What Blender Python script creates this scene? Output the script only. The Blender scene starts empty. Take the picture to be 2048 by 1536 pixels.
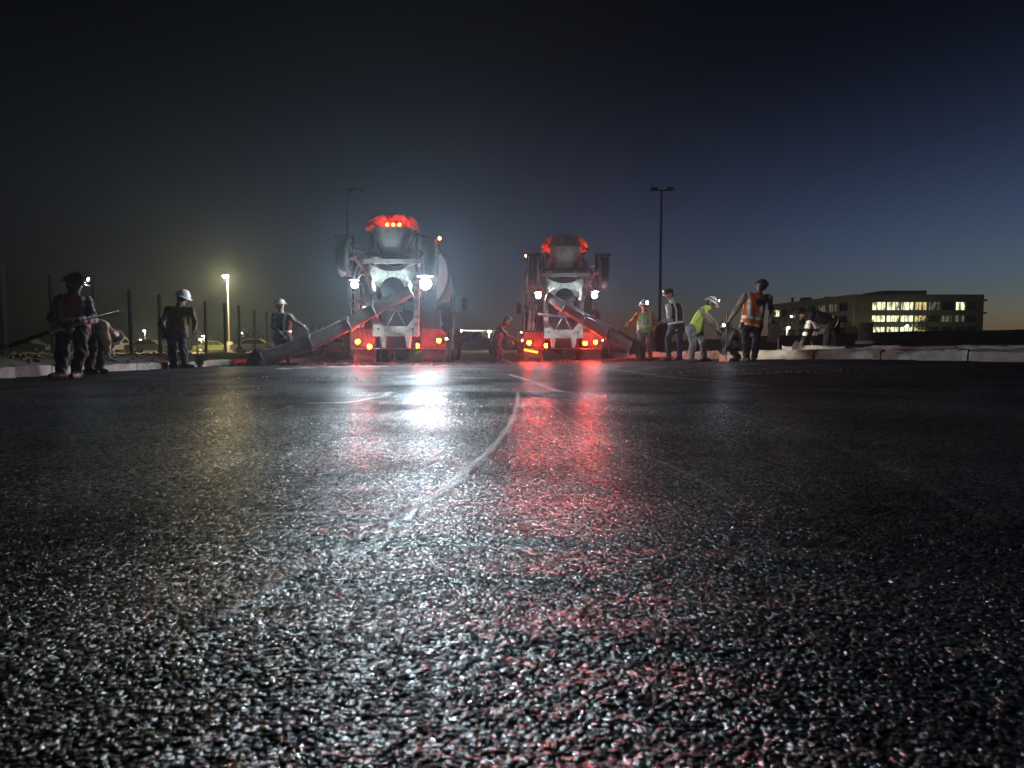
import bpy, math, random
import numpy as np
from mathutils import Vector, Matrix

random.seed(7); np.random.seed(7)
sc = bpy.context.scene
COL = sc.collection
R = math.radians

# ------------------------------------------------------------------ camera
F = 1200.0                      # focal length in pixels of the 2048 px wide photograph
PITCH = R(3.34)
CAMH = 0.40
cam = bpy.data.cameras.new('camera'); cam_o = bpy.data.objects.new('camera', cam)
COL.objects.link(cam_o); sc.camera = cam_o
cam.sensor_width = 36; cam.lens = 36 * F / 2048
cam.clip_start = 0.02; cam.clip_end = 2000
cam_o.location = (0, 0, CAMH); cam_o.rotation_euler = (R(90) - PITCH, 0, 0)
cam.dof.use_dof = True; cam.dof.focus_distance = 9.0; cam.dof.aperture_fstop = 7.0

# ------------------------------------------------------------------ dusk sky (sun is below the horizon, to the right)
w = bpy.data.worlds.new('World'); sc.world = w; w.use_nodes = True
nt = w.node_tree; bg = nt.nodes['Background']
sky = nt.nodes.new('ShaderNodeTexSky'); sky.sky_type = 'NISHITA'; sky.sun_disc = False
sky.sun_elevation = R(-4.0); sky.sun_rotation = R(62); sky.altitude = 200
sky.air_density = 1.0; sky.dust_density = 0.5; sky.ozone_density = 2.0
gam = nt.nodes.new('ShaderNodeGamma'); gam.inputs[1].default_value = 1.25
nt.links.new(sky.outputs[0], gam.inputs[0])
geo = nt.nodes.new('ShaderNodeTexCoord'); sep = nt.nodes.new('ShaderNodeSeparateXYZ'); nt.links.new(geo.outputs['Generated'], sep.inputs[0])
fall = nt.nodes.new('ShaderNodeMapRange'); fall.interpolation_type = 'SMOOTHSTEP'
fall.inputs[1].default_value = 0.0; fall.inputs[2].default_value = .46; fall.inputs[3].default_value = 1.0; fall.inputs[4].default_value = .11
nt.links.new(sep.outputs[2], fall.inputs[0])
hs = nt.nodes.new('ShaderNodeHueSaturation'); hs.inputs['Saturation'].default_value = .75; nt.links.new(gam.outputs[0], hs.inputs['Color']); nt.links.new(fall.outputs[0], hs.inputs['Value'])
tn = nt.nodes.new('ShaderNodeMix'); tn.data_type = 'RGBA'; tn.blend_type = 'MULTIPLY'; tn.inputs[0].default_value = 1.0; tn.inputs[7].default_value = (.78, .98, 1.14, 1)
nt.links.new(hs.outputs[0], tn.inputs[6]); nt.links.new(tn.outputs[2], bg.inputs[0])
bg.inputs[1].default_value = 1.7
sc.view_settings.view_transform = 'Standard'; sc.view_settings.look = 'None'
sc.view_settings.exposure = 0.0; sc.view_settings.gamma = 1.0
sc.view_settings.use_curve_mapping = False
cy = sc.cycles
cy.max_bounces = 5; cy.diffuse_bounces = 2; cy.glossy_bounces = 3; cy.volume_bounces = 0
cy.transmission_bounces = 2; cy.sample_clamp_indirect = 4.0; cy.sample_clamp_direct = 0
cy.use_denoising = True; cy.use_light_tree = True; cy.caustics_reflective = False; cy.caustics_refractive = False

# lamp intensities (radiance of each lens)
WORK_L = 3000.0; TAIL_L = 1900.0; STREET_L = 8000.0
WORK_BEAM = 3600.0; TAIL_BEAM = 720.0
HAZE = 0.00072

# ------------------------------------------------------------------ helpers
def at(px, py, Y):
    """pixel of the photograph + distance ahead -> point in the place"""
    a = (px - 1024) / F; b = (768 - py) / F
    d = Vector((a, math.cos(PITCH) + b * math.sin(PITCH), -math.sin(PITCH) + b * math.cos(PITCH)))
    return Vector((0, 0, CAMH)) + d * (Y / d.y)

def ss(a, b, x):
    t = np.clip((np.asarray(x, float) - a) / (b - a), 0, 1); return t * t * (3 - 2 * t)

def gz(x, y):
    """height of the finished asphalt"""
    return 0.2 * ss(0.5, 8, x) * ss(3, 9, y)

KA = np.array((3.2, 20.0)); KB = np.array((8.3, 9.8))
KN = np.array((0.894, 0.447))
def kd(x, y): return (x - KA[0]) * KN[0] + (y - KA[1]) * KN[1]

def vnoise(x, y, s, seed=0):
    """smooth value noise"""
    x = np.asarray(x, float) / s; y = np.asarray(y, float) / s
    xi = np.floor(x); yi = np.floor(y); fx = x - xi; fy = y - yi
    fx = fx * fx * (3 - 2 * fx); fy = fy * fy * (3 - 2 * fy)
    def h(a, b):
        v = np.sin(a * 127.1 + b * 311.7 + seed * 74.7) * 43758.5453; return v - np.floor(v)
    return (h(xi, yi) * (1 - fx) * (1 - fy) + h(xi + 1, yi) * fx * (1 - fy) + h(xi, yi + 1) * (1 - fx) * fy + h(xi + 1, yi + 1) * fx * fy)

def terrain(x, y):
    x = np.asarray(x, float); y = np.asarray(y, float)
    t = np.full(np.broadcast(x, y).shape, -0.07)
    far = 1 - ss(38, 46, y)
    t = t + 0.33 * ss(7.5, 8.8, -x) * (1 - 0.75 * ss(10, 15, -x)) * far
    t = t + 0.10 * ss(7.5, 9, -x) * ss(15, 30, -x) * far
    d = kd(x, y)
    rt = 0.27 * ss(0.0, 0.3, d) * ss(2.0, 4.0, x)
    rt = rt + (1.12 * ss(6, 22, d) * ss(6, 12, x)) * (1 - ss(34, 60, y) * 0.8)
    t = t + rt * (1 - 0.5 * ss(60, 120, y))
    rough = np.clip(ss(7.3, 8.0, -x) + ss(0.2, 1.5, d), 0, 1)
    t = t + rough * (0.05 * (vnoise(x, y, 0.9, 1) - .5) + 0.03 * (vnoise(x, y, 0.35, 2) - .5) + 0.10 * (vnoise(x, y, 3.1, 3) - .5) * ss(1.5, 5, d + ss(9, 11, -x) * 9))
    return t

def terr(x, y): return float(terrain(np.array([x]), np.array([y]))[0])

class MB:
    def __init__(s): s.v = []; s.f = []; s.m = []
    def add(s, vs, fs, mi=0):
        n = len(s.v); s.v += [tuple(p) for p in vs]; s.f += [tuple(i + n for i in f) for f in fs]; s.m += [mi] * len(fs); return s
    def box(s, c, size, rot=None, mi=0):
        hx, hy, hz = size[0] / 2, size[1] / 2, size[2] / 2
        vs = [Vector((x, y, z)) for x in (-hx, hx) for y in (-hy, hy) for z in (-hz, hz)]
        if rot is not None: vs = [rot @ p for p in vs]
        vs = [p + Vector(c) for p in vs]
        return s.add(vs, [(0, 1, 3, 2), (4, 6, 7, 5), (0, 4, 5, 1), (2, 3, 7, 6), (0, 2, 6, 4), (1, 5, 7, 3)], mi)
    def bb(s, a, b, mi=0):
        return s.box([(a[i] + b[i]) / 2 for i in range(3)], [abs(b[i] - a[i]) for i in range(3)], None, mi)
    def tube(s, pts, r, n=8, mi=0):
        pts = [Vector(p) for p in pts]; k = len(pts)
        rs = r if isinstance(r, (list, tuple)) else [r] * k
        vs = []; up = None
        for i, p in enumerate(pts):
            t = (pts[min(i + 1, k - 1)] - pts[max(i - 1, 0)]).normalized()
            if up is None:
                up = Vector((0, 0, 1)) if abs(t.z) < .9 else Vector((1, 0, 0))
            a = t.cross(up)
            if a.length < 1e-4: a = t.cross(Vector((0.3, 1, 0.2)))
            a.normalize(); b = a.cross(t).normalized(); up = b
            vs += [p + (a * math.cos(2 * math.pi * j / n) + b * math.sin(2 * math.pi * j / n)) * rs[i] for j in range(n)]
        fs = [(i * n + j, i * n + (j + 1) % n, (i + 1) * n + (j + 1) % n, (i + 1) * n + j) for i in range(k - 1) for j in range(n)]
        fs += [tuple(range(n - 1, -1, -1)), tuple((k - 1) * n + j for j in range(n))]
        return s.add(vs, fs, mi)
    def prism(s, poly, axis, a, b, mi=0):
        def P(u, v, t): return {'y': (u, t, v), 'x': (t, u, v), 'z': (u, v, t)}[axis]
        n = len(poly); vs = [P(u, v, a) for u, v in poly] + [P(u, v, b) for u, v in poly]
        fs = [tuple(range(n)), tuple(range(2 * n - 1, n - 1, -1))] + [(i, (i + 1) % n, n + (i + 1) % n, n + i) for i in range(n)]
        return s.add(vs, fs, mi)
    def lathe(s, prof, n, M=None, mi=0):
        vs = []
        for r, h in prof:
            for j in range(n):
                a = 2 * math.pi * j / n; p = Vector((r * math.cos(a), r * math.sin(a), h))
                vs.append(M @ p if M is not None else p)
        k = len(prof)
        fs = [(i * n + j, i * n + (j + 1) % n, (i + 1) * n + (j + 1) % n, (i + 1) * n + j) for i in range(k - 1) for j in range(n)]
        if prof[0][0] > 1e-4: fs.append(tuple(range(n - 1, -1, -1)))
        if prof[-1][0] > 1e-4: fs.append(tuple((k - 1) * n + j for j in range(n)))
        return s.add(vs, fs, mi)
    def sheet(s, grid, mi=0, thick=None):
        """grid[i][j] of points; thick = offset vector function or None"""
        a = len(grid); b = len(grid[0]); vs = [p for row in grid for p in row]
        fs = [(i * b + j, i * b + j + 1, (i + 1) * b + j + 1, (i + 1) * b + j) for i in range(a - 1) for j in range(b - 1)]
        return s.add(vs, fs, mi)
    def build(s, name, mats, parent=None, smooth=35, loc=None):
        me = bpy.data.meshes.new(name); me.from_pydata(s.v, [], s.f)
        for m in (mats if isinstance(mats, (list, tuple)) else [mats]): me.materials.append(m)
        if any(s.m): me.polygons.foreach_set('material_index', s.m)
        me.update()
        import bmesh
        bm = bmesh.new(); bm.from_mesh(me); bmesh.ops.recalc_face_normals(bm, faces=bm.faces); bm.to_mesh(me); bm.free()
        if smooth:
            me.shade_smooth(); me.set_sharp_from_angle(angle=R(smooth))
        return link(name, me, parent, loc)

def link(name, data, parent=None, loc=None):
    o = bpy.data.objects.new(name, data); COL.objects.link(o)
    if parent is not None: o.parent = parent
    if loc is not None: o.location = loc
    return o

def tag(o, label=None, cat=None, group=None, kind=None):
    if label: o['label'] = label
    if cat: o['category'] = cat
    if group: o['group'] = group
    if kind: o['kind'] = kind
    return o

def thing(name, label, cat, loc=(0, 0, 0), rz=0, group=None):
    o = link(name, None); o.location = loc; o.rotation_euler = (0, 0, rz); o.empty_display_size = .2
    return tag(o, label, cat, group)

def basis(x, y, z, p):
    M = Matrix.Identity(4)
    for i, v in enumerate((x, y, z)):
        for j in range(3): M[j][i] = v[j]
    for j in range(3): M[j][3] = p[j]
    return M

def zto(d, p):
    """matrix whose z axis points along d, at p"""
    z = Vector(d).normalized(); t = Vector((0, 0, 1)) if abs(z.z) < .9 else Vector((1, 0, 0))
    x = t.cross(z).normalized(); y = z.cross(x)
    return basis(x, y, z, p)

# ------------------------------------------------------------------ materials
def pm(name, col, rough=.6, metal=0, var=.25, scale=3.0, bump=0.0, bscale=30, col2=None, spec=.5, coat=0, thr=(.35, .7)):
    m = bpy.data.materials.new(name); m.use_nodes = True; t = m.node_tree; b = t.nodes['Principled BSDF']
    b.inputs['Roughness'].default_value = rough; b.inputs['Metallic'].default_value = metal
    b.inputs['Specular IOR Level'].default_value = spec; b.inputs['Coat Weight'].default_value = coat
    tc = t.nodes.new('ShaderNodeTexCoord')
    n = t.nodes.new('ShaderNodeTexNoise'); n.inputs['Scale'].default_value = scale; n.inputs['Detail'].default_value = 6; n.inputs['Roughness'].default_value = .65
    t.links.new(tc.outputs['Object'], n.inputs['Vector'])
    r = t.nodes.new('ShaderNodeValToRGB')
    c2 = col2 if col2 else tuple(c * (1 - var) for c in col)
    r.color_ramp.elements[0].position = thr[0]; r.color_ramp.elements[1].position = thr[1]
    r.color_ramp.elements[0].color = (*c2, 1); r.color_ramp.elements[1].color = (*col, 1)
    t.links.new(n.outputs['Fac'], r.inputs[0]); t.links.new(r.outputs[0], b.inputs['Base Color'])
    if bump:
        n2 = t.nodes.new('ShaderNodeTexNoise'); n2.inputs['Scale'].default_value = bscale; n2.inputs['Detail'].default_value = 5
        t.links.new(tc.outputs['Object'], n2.inputs['Vector'])
        bp = t.nodes.new('ShaderNodeBump'); bp.inputs['Strength'].default_value = bump; bp.inputs['Distance'].default_value = .02
        t.links.new(n2.outputs['Fac'], bp.inputs['Height']); t.links.new(bp.outputs[0], b.inputs['Normal'])
    return m

def em(name, col, strength):
    m = bpy.data.materials.new(name); m.use_nodes = True; t = m.node_tree; b = t.nodes['Principled BSDF']
    b.inputs['Base Color'].default_value = (.02, .02, .02, 1)
    b.inputs['Emission Color'].default_value = (*col, 1); b.inputs['Emission Strength'].default_value = strength
    return m

M = {}
M['cream'] = pm('dirty_white_paint', (.60, .58, .51), .42, scale=6, col2=(.20, .19, .165), thr=(.34, .54))
M['drum'] = pm('drum_paint', (.42, .42, .43), .45, var=.3, scale=2.5)
M['hopper'] = pm('concrete_stained_steel', (.62, .60, .53), .6, var=.45, scale=7, bump=.2)
M['hood'] = pm('splattered_hopper_plate', (.62, .60, .57), .55, scale=5, col2=(.07, .065, .06), thr=(.40, .53), bump=.3)
M['frame'] = pm('dark_frame_paint', (.05, .05, .055), .5, scale=6)
M['steel'] = pm('worn_steel', (.30, .30, .30), .38, metal=.8, scale=12)
M['cabp'] = pm('dark_cab_paint', (.06, .055, .065), .35, coat=.3)
M['chute'] = pm('cement_crusted_chute', (.12, .115, .11), .5, var=.45, scale=8, bump=.3)
M['rubber'] = pm('rubber', (.025, .025, .027), .75, scale=20, bump=.2)
M['rim'] = pm('wheel_rim_paint', (.45, .45, .43), .45, scale=8)
M['flap'] = pm('mud_flap_plastic', (.17, .165, .16), .5, scale=6, var=.45)
M['ink'] = pm('dark_print', (.02, .02, .02), .6)
M['glass'] = pm('dark_glass', (.02, .022, .025), .08, scale=1)
M['lens_red'] = em('red_lamp_lens', (1.0, .024, .0003), TAIL_L)
M['lens_red_s'] = em('small_red_lamp_lens', (1.0, .035, .004), TAIL_L * .075)
M['marker'] = em('marker_lamp_lens', (1.0, .42, .2), 260)
M['marker_red'] = em('red_marker_lamp_lens', (1.0, .12, .05), 160)
M['amber'] = em('amber_streak_glow', (1.0, .20, .01), 9)
M['work'] = em('white_work_lamp_lens', (.70, .90, 1.0), WORK_L)
M['work_s'] = em('small_white_work_lamp_lens', (.72, .91, 1.0), WORK_L * .55)
M['headlamp'] = em('headlamp_lens', (.75, .9, 1.0), 1800)
M['street'] = em('street_lamp_lens', (1.0, .78, .36), STREET_L)
M['street_w'] = em('far_street_lamp_lens', (1.0, .88, .58), STREET_L * .15)
M['concrete'] = pm('concrete', (.36, .34, .31), .85, var=.3, scale=6, bump=.35, bscale=25)
M['kerbm'] = pm('fresh_kerb_concrete', (.27, .24, .20), .6, var=.55, scale=5, bump=.5, bscale=14)
M['dirt'] = pm('soil', (.13, .098, .07), .95, var=.5, scale=1.2, bump=.6, bscale=9)
M['pave'] = pm('pale_pavement', (.34, .31, .26), .9, var=.25, scale=.6, bump=.2)
M['wood'] = pm('rough_timber', (.26, .18, .11), .8, var=.5, scale=9, bump=.3)
M['pole'] = pm('dark_pole_paint', (.045, .045, .05), .55)
M['galv'] = pm('galvanised_post', (.50, .47, .40), .6, scale=10)
M['whitecar'] = pm('white_car_paint', (.75, .74, .70), .3, var=.08, coat=.3)
M['darkcar'] = pm('dark_car_paint', (.06, .065, .08), .3, coat=.3)
M['greencar'] = pm('yellow_green_car_paint', (.15, .17, .06), .3, coat=.3)
M['bwall'] = pm('building_panel', (.55, .50, .40), .8, var=.15, scale=.5)
M['bdark'] = pm('building_dark_cladding', (.34, .30, .25), .8, var=.2, scale=.5)
M['bframe'] = pm('window_frame_metal', (.05, .05, .05), .5)
M['tagwhite'] = pm('white_panel', (.78, .8, .82), .5, var=.06)

def lit_window(name, col, s):
    """a lit room seen through glass: brightness varies from room to room (blinds, ceiling lights)"""
    m = bpy.data.materials.new(name); m.use_nodes = True; t = m.node_tree; b = t.nodes['Principled BSDF']
    b.inputs['Base Color'].default_value = (.03, .03, .03, 1); b.inputs['Roughness'].default_value = .15
    tc = t.nodes.new('ShaderNodeTexCoord'); n = t.nodes.new('ShaderNodeTexNoise')
    mp = t.nodes.new('ShaderNodeMapping'); mp.inputs['Scale'].default_value = (1.2, 1.2, .35)
    n.inputs['Scale'].default_value = 1.6; n.inputs['Detail'].default_value = 3
    t.links.new(tc.outputs['Object'], mp.inputs[0]); t.links.new(mp.outputs[0], n.inputs['Vector'])
    r = t.nodes.new('ShaderNodeValToRGB'); r.color_ramp.elements[0].position = .38; r.color_ramp.elements[1].position = .56
    r.color_ramp.elements[0].color = (col[0] * .12, col[1] * .12, col[2] * .1, 1); r.color_ramp.elements[1].color = (*col, 1)
    t.links.new(n.outputs['Fac'], r.inputs[0]); t.links.new(r.outputs[0], b.inputs['Emission Color']); b.inputs['Emission Strength'].default_value = s
    return m
M['win_lit'] = lit_window('lit_office_window', (.93, 1.0, .60), 1.7)
M['win_gold'] = lit_window('lit_stair_window', (1.0, .78, .30), 1.0)
M['win_dim'] = lit_window('dim_office_window', (.9, .9, .6), .16)

# asphalt: dark binder film over stone chips; attributes carry the pale seams
m = bpy.data.materials.new('fresh_asphalt'); m.use_nodes = True; M['asphalt'] = m
t = m.node_tree; b = t.nodes['Principled BSDF']
at_ = t.nodes.new('ShaderNodeAttribute'); at_.attribute_name = 'seam'
at2 = t.nodes.new('ShaderNodeAttribute'); at2.attribute_name = 'grain'
t.nodes.remove(b); outm = [n for n in t.nodes if n.type == 'OUTPUT_MATERIAL'][0]
df = t.nodes.new('ShaderNodeBsdfDiffuse'); gl = t.nodes.new('ShaderNodeBsdfAnisotropic'); mxs = t.nodes.new('ShaderNodeMixShader')
r = t.nodes.new('ShaderNodeValToRGB'); r.color_ramp.elements[0].color = (.008, .008, .009, 1); r.color_ramp.elements[1].color = (.035, .035, .037, 1)
t.links.new(at2.outputs['Fac'], r.inputs[0])
mx = t.nodes.new('ShaderNodeMix'); mx.data_type = 'RGBA'; mx.inputs[7].default_value = (.62, .60, .58, 1)
t.links.new(at_.outputs['Fac'], mx.inputs[0]); t.links.new(r.outputs[0], mx.inputs[6]); t.links.new(mx.outputs[2], df.inputs['Color'])
tc = t.nodes.new('ShaderNodeTexCoord')
def vm(op, *a):
    n_ = t.nodes.new('ShaderNodeVectorMath'); n_.operation = op
    for i_, x_ in enumerate(a):
        if hasattr(x_, 'is_output'): t.links.new(x_, n_.inputs[i_])
        elif op == 'SCALE' and i_ == 1: n_.inputs['Scale'].default_value = x_
        else: n_.inputs[i_].default_value = x_
    return n_.outputs[0]
geo_ = t.nodes.new('ShaderNodeNewGeometry'); nrm = geo_.outputs['Normal']
for sc_, kd_, kt_ in ((145, 1.0, .34), (340, .75, .22), (60, .3, .2)):   # every chip of stone is a small tilted dome
    vo = t.nodes.new('ShaderNodeTexVoronoi'); vo.inputs['Scale'].default_value = sc_; t.links.new(tc.outputs['Object'], vo.inputs['Vector'])
    dome = vm('SCALE', vm('SUBTRACT', tc.outputs['Object'], vo.outputs['Position']), kd_ * sc_)
    nrm = vm('ADD', nrm, vm('ADD', dome, vm('SCALE', vm('SUBTRACT', vo.outputs['Color'], (.5, .5, .5)), kt_)))
    if sc_ == 145: cell = vo.outputs['Color']
nrm = vm('NORMALIZE', nrm); t.links.new(nrm, df.inputs['Normal']); t.links.new(nrm, gl.inputs['Normal'])
sp_ = t.nodes.new('ShaderNodeSeparateColor'); t.links.new(cell, sp_.inputs[0])
mr = t.nodes.new('ShaderNodeMapRange'); mr.inputs[1].default_value = 0; mr.inputs[2].default_value = 1; mr.inputs[3].default_value = .17; mr.inputs[4].default_value = .42
t.links.new(sp_.outputs[0], mr.inputs[0]); t.links.new(mr.outputs[0], gl.inputs['Roughness']); gl.inputs['Color'].default_value = (1, 1, 1, 1)
n3 = t.nodes.new('ShaderNodeTexNoise'); n3.inputs['Scale'].default_value = 1.1; n3.inputs['Detail'].default_value = 5
t.links.new(tc.outputs['Object'], n3.inputs['Vector'])
m3 = t.nodes.new('ShaderNodeMapRange'); m3.inputs[1].default_value = .35; m3.inputs[2].default_value = .68; m3.inputs[3].default_value = .030; m3.inputs[4].default_value = .105
t.links.new(n3.outputs['Fac'], m3.inputs[0])
m4 = t.nodes.new('ShaderNodeMath'); m4.operation = 'MULTIPLY'; t.links.new(m3.outputs[0], m4.inputs[0])
m5 = t.nodes.new('ShaderNodeMapRange'); m5.inputs[1].default_value = .2; m5.inputs[2].default_value = .9; m5.inputs[3].default_value = .25; m5.inputs[4].default_value = 1.5; t.links.new(sp_.outputs[1], m5.inputs[0]); t.links.new(m5.outputs[0], m4.inputs[1])
at3 = t.nodes.new('ShaderNodeAttribute'); at3.attribute_name = 'placement'
m6 = t.nodes.new('ShaderNodeMapRange'); m6.inputs[3].default_value = 1.0; m6.inputs[4].default_value = .68; t.links.new(at3.outputs['Fac'], m6.inputs[0])
m7 = t.nodes.new('ShaderNodeMath'); m7.operation = 'MULTIPLY'; t.links.new(m4.outputs[0], m7.inputs[0]); t.links.new(m6.outputs[0], m7.inputs[1]); m4 = m7
m8 = t.nodes.new('ShaderNodeMath'); m8.operation = 'MULTIPLY_ADD'; t.links.new(at3.outputs['Fac'], m8.inputs[0]); m8.inputs[1].default_value = .12; t.links.new(mr.outputs[0], m8.inputs[2]); t.links.new(m8.outputs[0], gl.inputs['Roughness'])
t.links.new(m4.outputs[0], mxs.inputs[0]); t.links.new(df.outputs[0], mxs.inputs[1]); t.links.new(gl.outputs[0], mxs.inputs[2]); t.links.new(mxs.outputs[0], outm.inputs['Surface'])

# ------------------------------------------------------------------ ground
def grid_mesh(name, X, Y, Z, mat, attrs=None, keep=None, kind='structure'):
    a, c = X.shape
    co = np.stack([X, Y, Z], -1).reshape(-1, 3).astype(np.float32)
    idx = np.arange(a * c).reshape(a, c)
    q = np.stack([idx[:-1, :-1], idx[:-1, 1:], idx[1:, 1:], idx[1:, :-1]], -1).reshape(-1, 4)
    if keep is not None:
        kf = keep.reshape(-1)[q].all(1); q = q[kf]
        used = np.unique(q); remap = np.full(a * c, -1); remap[used] = np.arange(len(used)); q = remap[q]; co = co[used]
    else: used = slice(None)
    me = bpy.data.meshes.new(name)
    me.vertices.add(len(co)); me.vertices.foreach_set('co', co.ravel())
    me.loops.add(q.size); me.loops.foreach_set('vertex_index', q.ravel().astype(np.int32))
    me.polygons.add(len(q)); me.polygons.foreach_set('loop_start', np.arange(0, q.size, 4, dtype=np.int32))
    me.update(calc_edges=True); me.validate()
    for k, A in (attrs or {}).items():
        at = me.attributes.new(k, 'FLOAT', 'POINT'); at.data.foreach_set('value', A.reshape(-1)[used].astype(np.float32))
    me.materials.append(mat); me.shade_smooth()
    return tag(link(name, me), kind=kind)

u = np.linspace(-1, 1, 300); xs = np.sinh(u * 4.6) / np.sinh(4.6) * 320
v = np.linspace(0, 1, 260); ys = -25 + np.concatenate([np.linspace(0, 1, 40)[:-1] * 30, 30 + (np.sinh(np.linspace(0, 1, 221) * 3.4) / np.sinh(3.4)) * 305])
GX, GY = np.meshgrid(xs, ys)
GZ = terrain(GX, GY)
grid_mesh('ground', GX, GY, GZ, M['dirt'])

# asphalt sheet, real stone relief, finer where it is near
def ye(x): return 15.0 + 2.7 * ss(-1.6, 0.6, x) + 0.25 * (vnoise(x, x * 0 + 3, .5, 5) - .5) + .12 * (vnoise(x, x * 0, .13, 6) - .5)
NR, NA = 560, 1150
inv = np.linspace(1 / 0.42, 1 / 24.0, NR); lg = 1 / np.geomspace(0.42, 24.0, NR)
rr = 1 / (0.62 * inv + 0.38 * lg)
aa = np.radians(np.linspace(-63, 63, NA))
RR, AA = np.meshgrid(rr, aa, indexing='ij')
AX = RR * np.sin(AA); AY = RR * np.cos(AA)
def worley(x, y, s, seed):
    X = x / s; Y = y / s; xi = np.floor(X); yi = np.floor(Y)
    f1 = np.full(X.shape, 9.0); idv = np.zeros(X.shape)
    for dx in (-1, 0, 1):
        for dy in (-1, 0, 1):
            cx = xi + dx; cy_ = yi + dy
            h1 = np.sin(cx * 127.1 + cy_ * 311.7 + seed) * 43758.5453; h1 -= np.floor(h1)
            h2 = np.sin(cx * 269.5 + cy_ * 183.3 + seed) * 23421.631; h2 -= np.floor(h2)
            h3 = np.sin(cx * 113.5 + cy_ * 271.9 + seed) * 19873.17; h3 -= np.floor(h3)
            d = np.hypot(cx + h1 - X, cy_ + h2 - Y)
            nearer = d < f1; f1 = np.where(nearer, d, f1); idv = np.where(nearer, h3, idv)
    return f1, idv
f1, i1 = worley(AX, AY, .0075, 1.0); f2, i2 = worley(AX, AY, .024, 4.0); f3, i3 = worley(AX, AY, .06, 7.0)
g1 = (1 - np.clip(f1, 0, 1) ** 1.5) * (.35 + .65 * i1); g2 = (1 - np.clip(f2, 0, 1) ** 1.5) * (.3 + .7 * i2); g3 = (1 - np.clip(f3, 0, 1) ** 2) * (.3 + .7 * i3)
fade1 = 1 - ss(2.5, 6, RR); far2 = ss(1.5, 5, RR)
smoothz = 1 - .45 * ss(5.2, 5.7, AY)
h = .0019 * g1 * (.35 + .65 * fade1) + .0012 * g2 * (.7 + 1.2 * far2) + .0035 * g3 * far2 * smoothz
wob = vnoise(AX * .22 + vnoise(AX, AY, .5, 12) * .12, AY, .075, 11)          # raked ripples left across the mat
h += .0026 * (wob - .5) * (1 - .5 * far2) + .006 * (vnoise(AX * .3, AY, .34, 13) - .5) + .016 * (vnoise(AX * .25, AY, 1.3, 14) - .5) * ss(1.5, 4, RR)
h += .018 * np.exp(-((AY - 5.35 - .02 * np.sin(AX * 1.3)) / .07) ** 2) * ss(-3.2, -2.6, AX) * (1 - ss(.6, 1.0, AX)) - .012 * ss(5.3, 5.5, AY) * (1 - ss(9, 12, AY))
h += .05 * ss(1.2, 0, ye(AX) - AY) * (.4 + .9 * vnoise(AX, AY, .3, 15)) + .035 * ss(2.0, 0, ye(AX) - AY) * (vnoise(AX, AY, .09, 16) - .3)
# seams, traced on the ground in metres
def gp(px, py):
    d = at(px, py, 1.0) - Vector((0, 0, CAMH)); k = -CAMH / d.z; return (d.x * k, d.y * k)
SE = [([(1036, 787), (1034, 808), (1022, 845), (986, 895), (932, 945), (870, 992), (800, 1036), (720, 1080), (620, 1130), (520, 1190), (440, 1240)], .0140, 1.35),
      ([(800, 1030), (660, 1028), (500, 1030)], .012, .35),
      ([(1046, 785), (1090, 805), (1150, 845), (1230, 886), (1300, 915), (1365, 942), (1460, 995)], .012, .14),
      ([(1170, 734), (1260, 745), (1340, 757), (1450, 766), (1530, 774)], .04, .35),
      ([(1400, 806), (1560, 851), (1700, 900), (1780, 930), (1980, 1040)], .02, .05),
      ([(785, 786), (745, 797), (690, 806), (620, 807)], .03, .9),
      ([(585, 811), (530, 835), (480, 868), (440, 902), (380, 950)], .012, .16),
      ([(1020, 748), (1070, 764), (1110, 778), (1140, 783)], .035, .7),
      ([(560, 738), (660, 734), (760, 733)], .12, .6)]
seam = np.zeros(AX.shape)
for pl, wd, amp in SE:
    P = [gp(*p) for p in pl]
    # refine
    Q = []
    for i in range(len(P) - 1):
        p0 = np.array(P[max(i - 1, 0)]); p1 = np.array(P[i]); p2 = np.array(P[i + 1]); p3 = np.array(P[min(i + 2, len(P) - 1)])
        for k in range(5):
            s_ = k / 5; Q.append(.5 * ((2 * p1) + (-p0 + p2) * s_ + (2 * p0 - 5 * p1 + 4 * p2 - p3) * s_ ** 2 + (-p0 + 3 * p1 - 3 * p2 + p3) * s_ ** 3))
    Q.append(np.array(P[-1])); Q = np.array(Q)
    d = np.full(AX.shape, 9.0)
    for i in range(len(Q) - 1):
        a = Q[i]; e = Q[i + 1] - a; L = e @ e + 1e-12
        tt = np.clip(((AX - a[0]) * e[0] + (AY - a[1]) * e[1]) / L, 0, 1)
        d = np.minimum(d, np.hypot(AX - a[0] - tt * e[0], AY - a[1] - tt * e[1]))
    wv = wd * (.7 + .6 * vnoise(AX, AY, .12, 21))
    k = np.exp(-(d / wv) ** 2) * amp
    seam = np.maximum(seam, k * (.45 + .55 * vnoise(AX, AY, .02, 22)))
    h += .0015 * np.exp(-(d / (wv * 1.2)) ** 2) * amp * (.5 + vnoise(AX, AY, .015, 23))
AZ = gz(AX, AY) + h
jig = .10 * (vnoise(AX, AY, .3, 31) - .5)
keep = (AY < ye(AX)) & (AX > -7.25 + jig) & (kd(AX, AY) < -.05 + jig) & (AY > .2)
grid_mesh('asphalt', AX, AY, AZ, M['asphalt'], {'seam': np.clip(seam, 0, 1), 'grain': np.clip(.5 * i1 + .5 * i2, 0, 1), 'placement': ss(4.0, 7.5, AY + .8 * (vnoise(AX, AY, .8, 41) - .5))}, keep)
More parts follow.
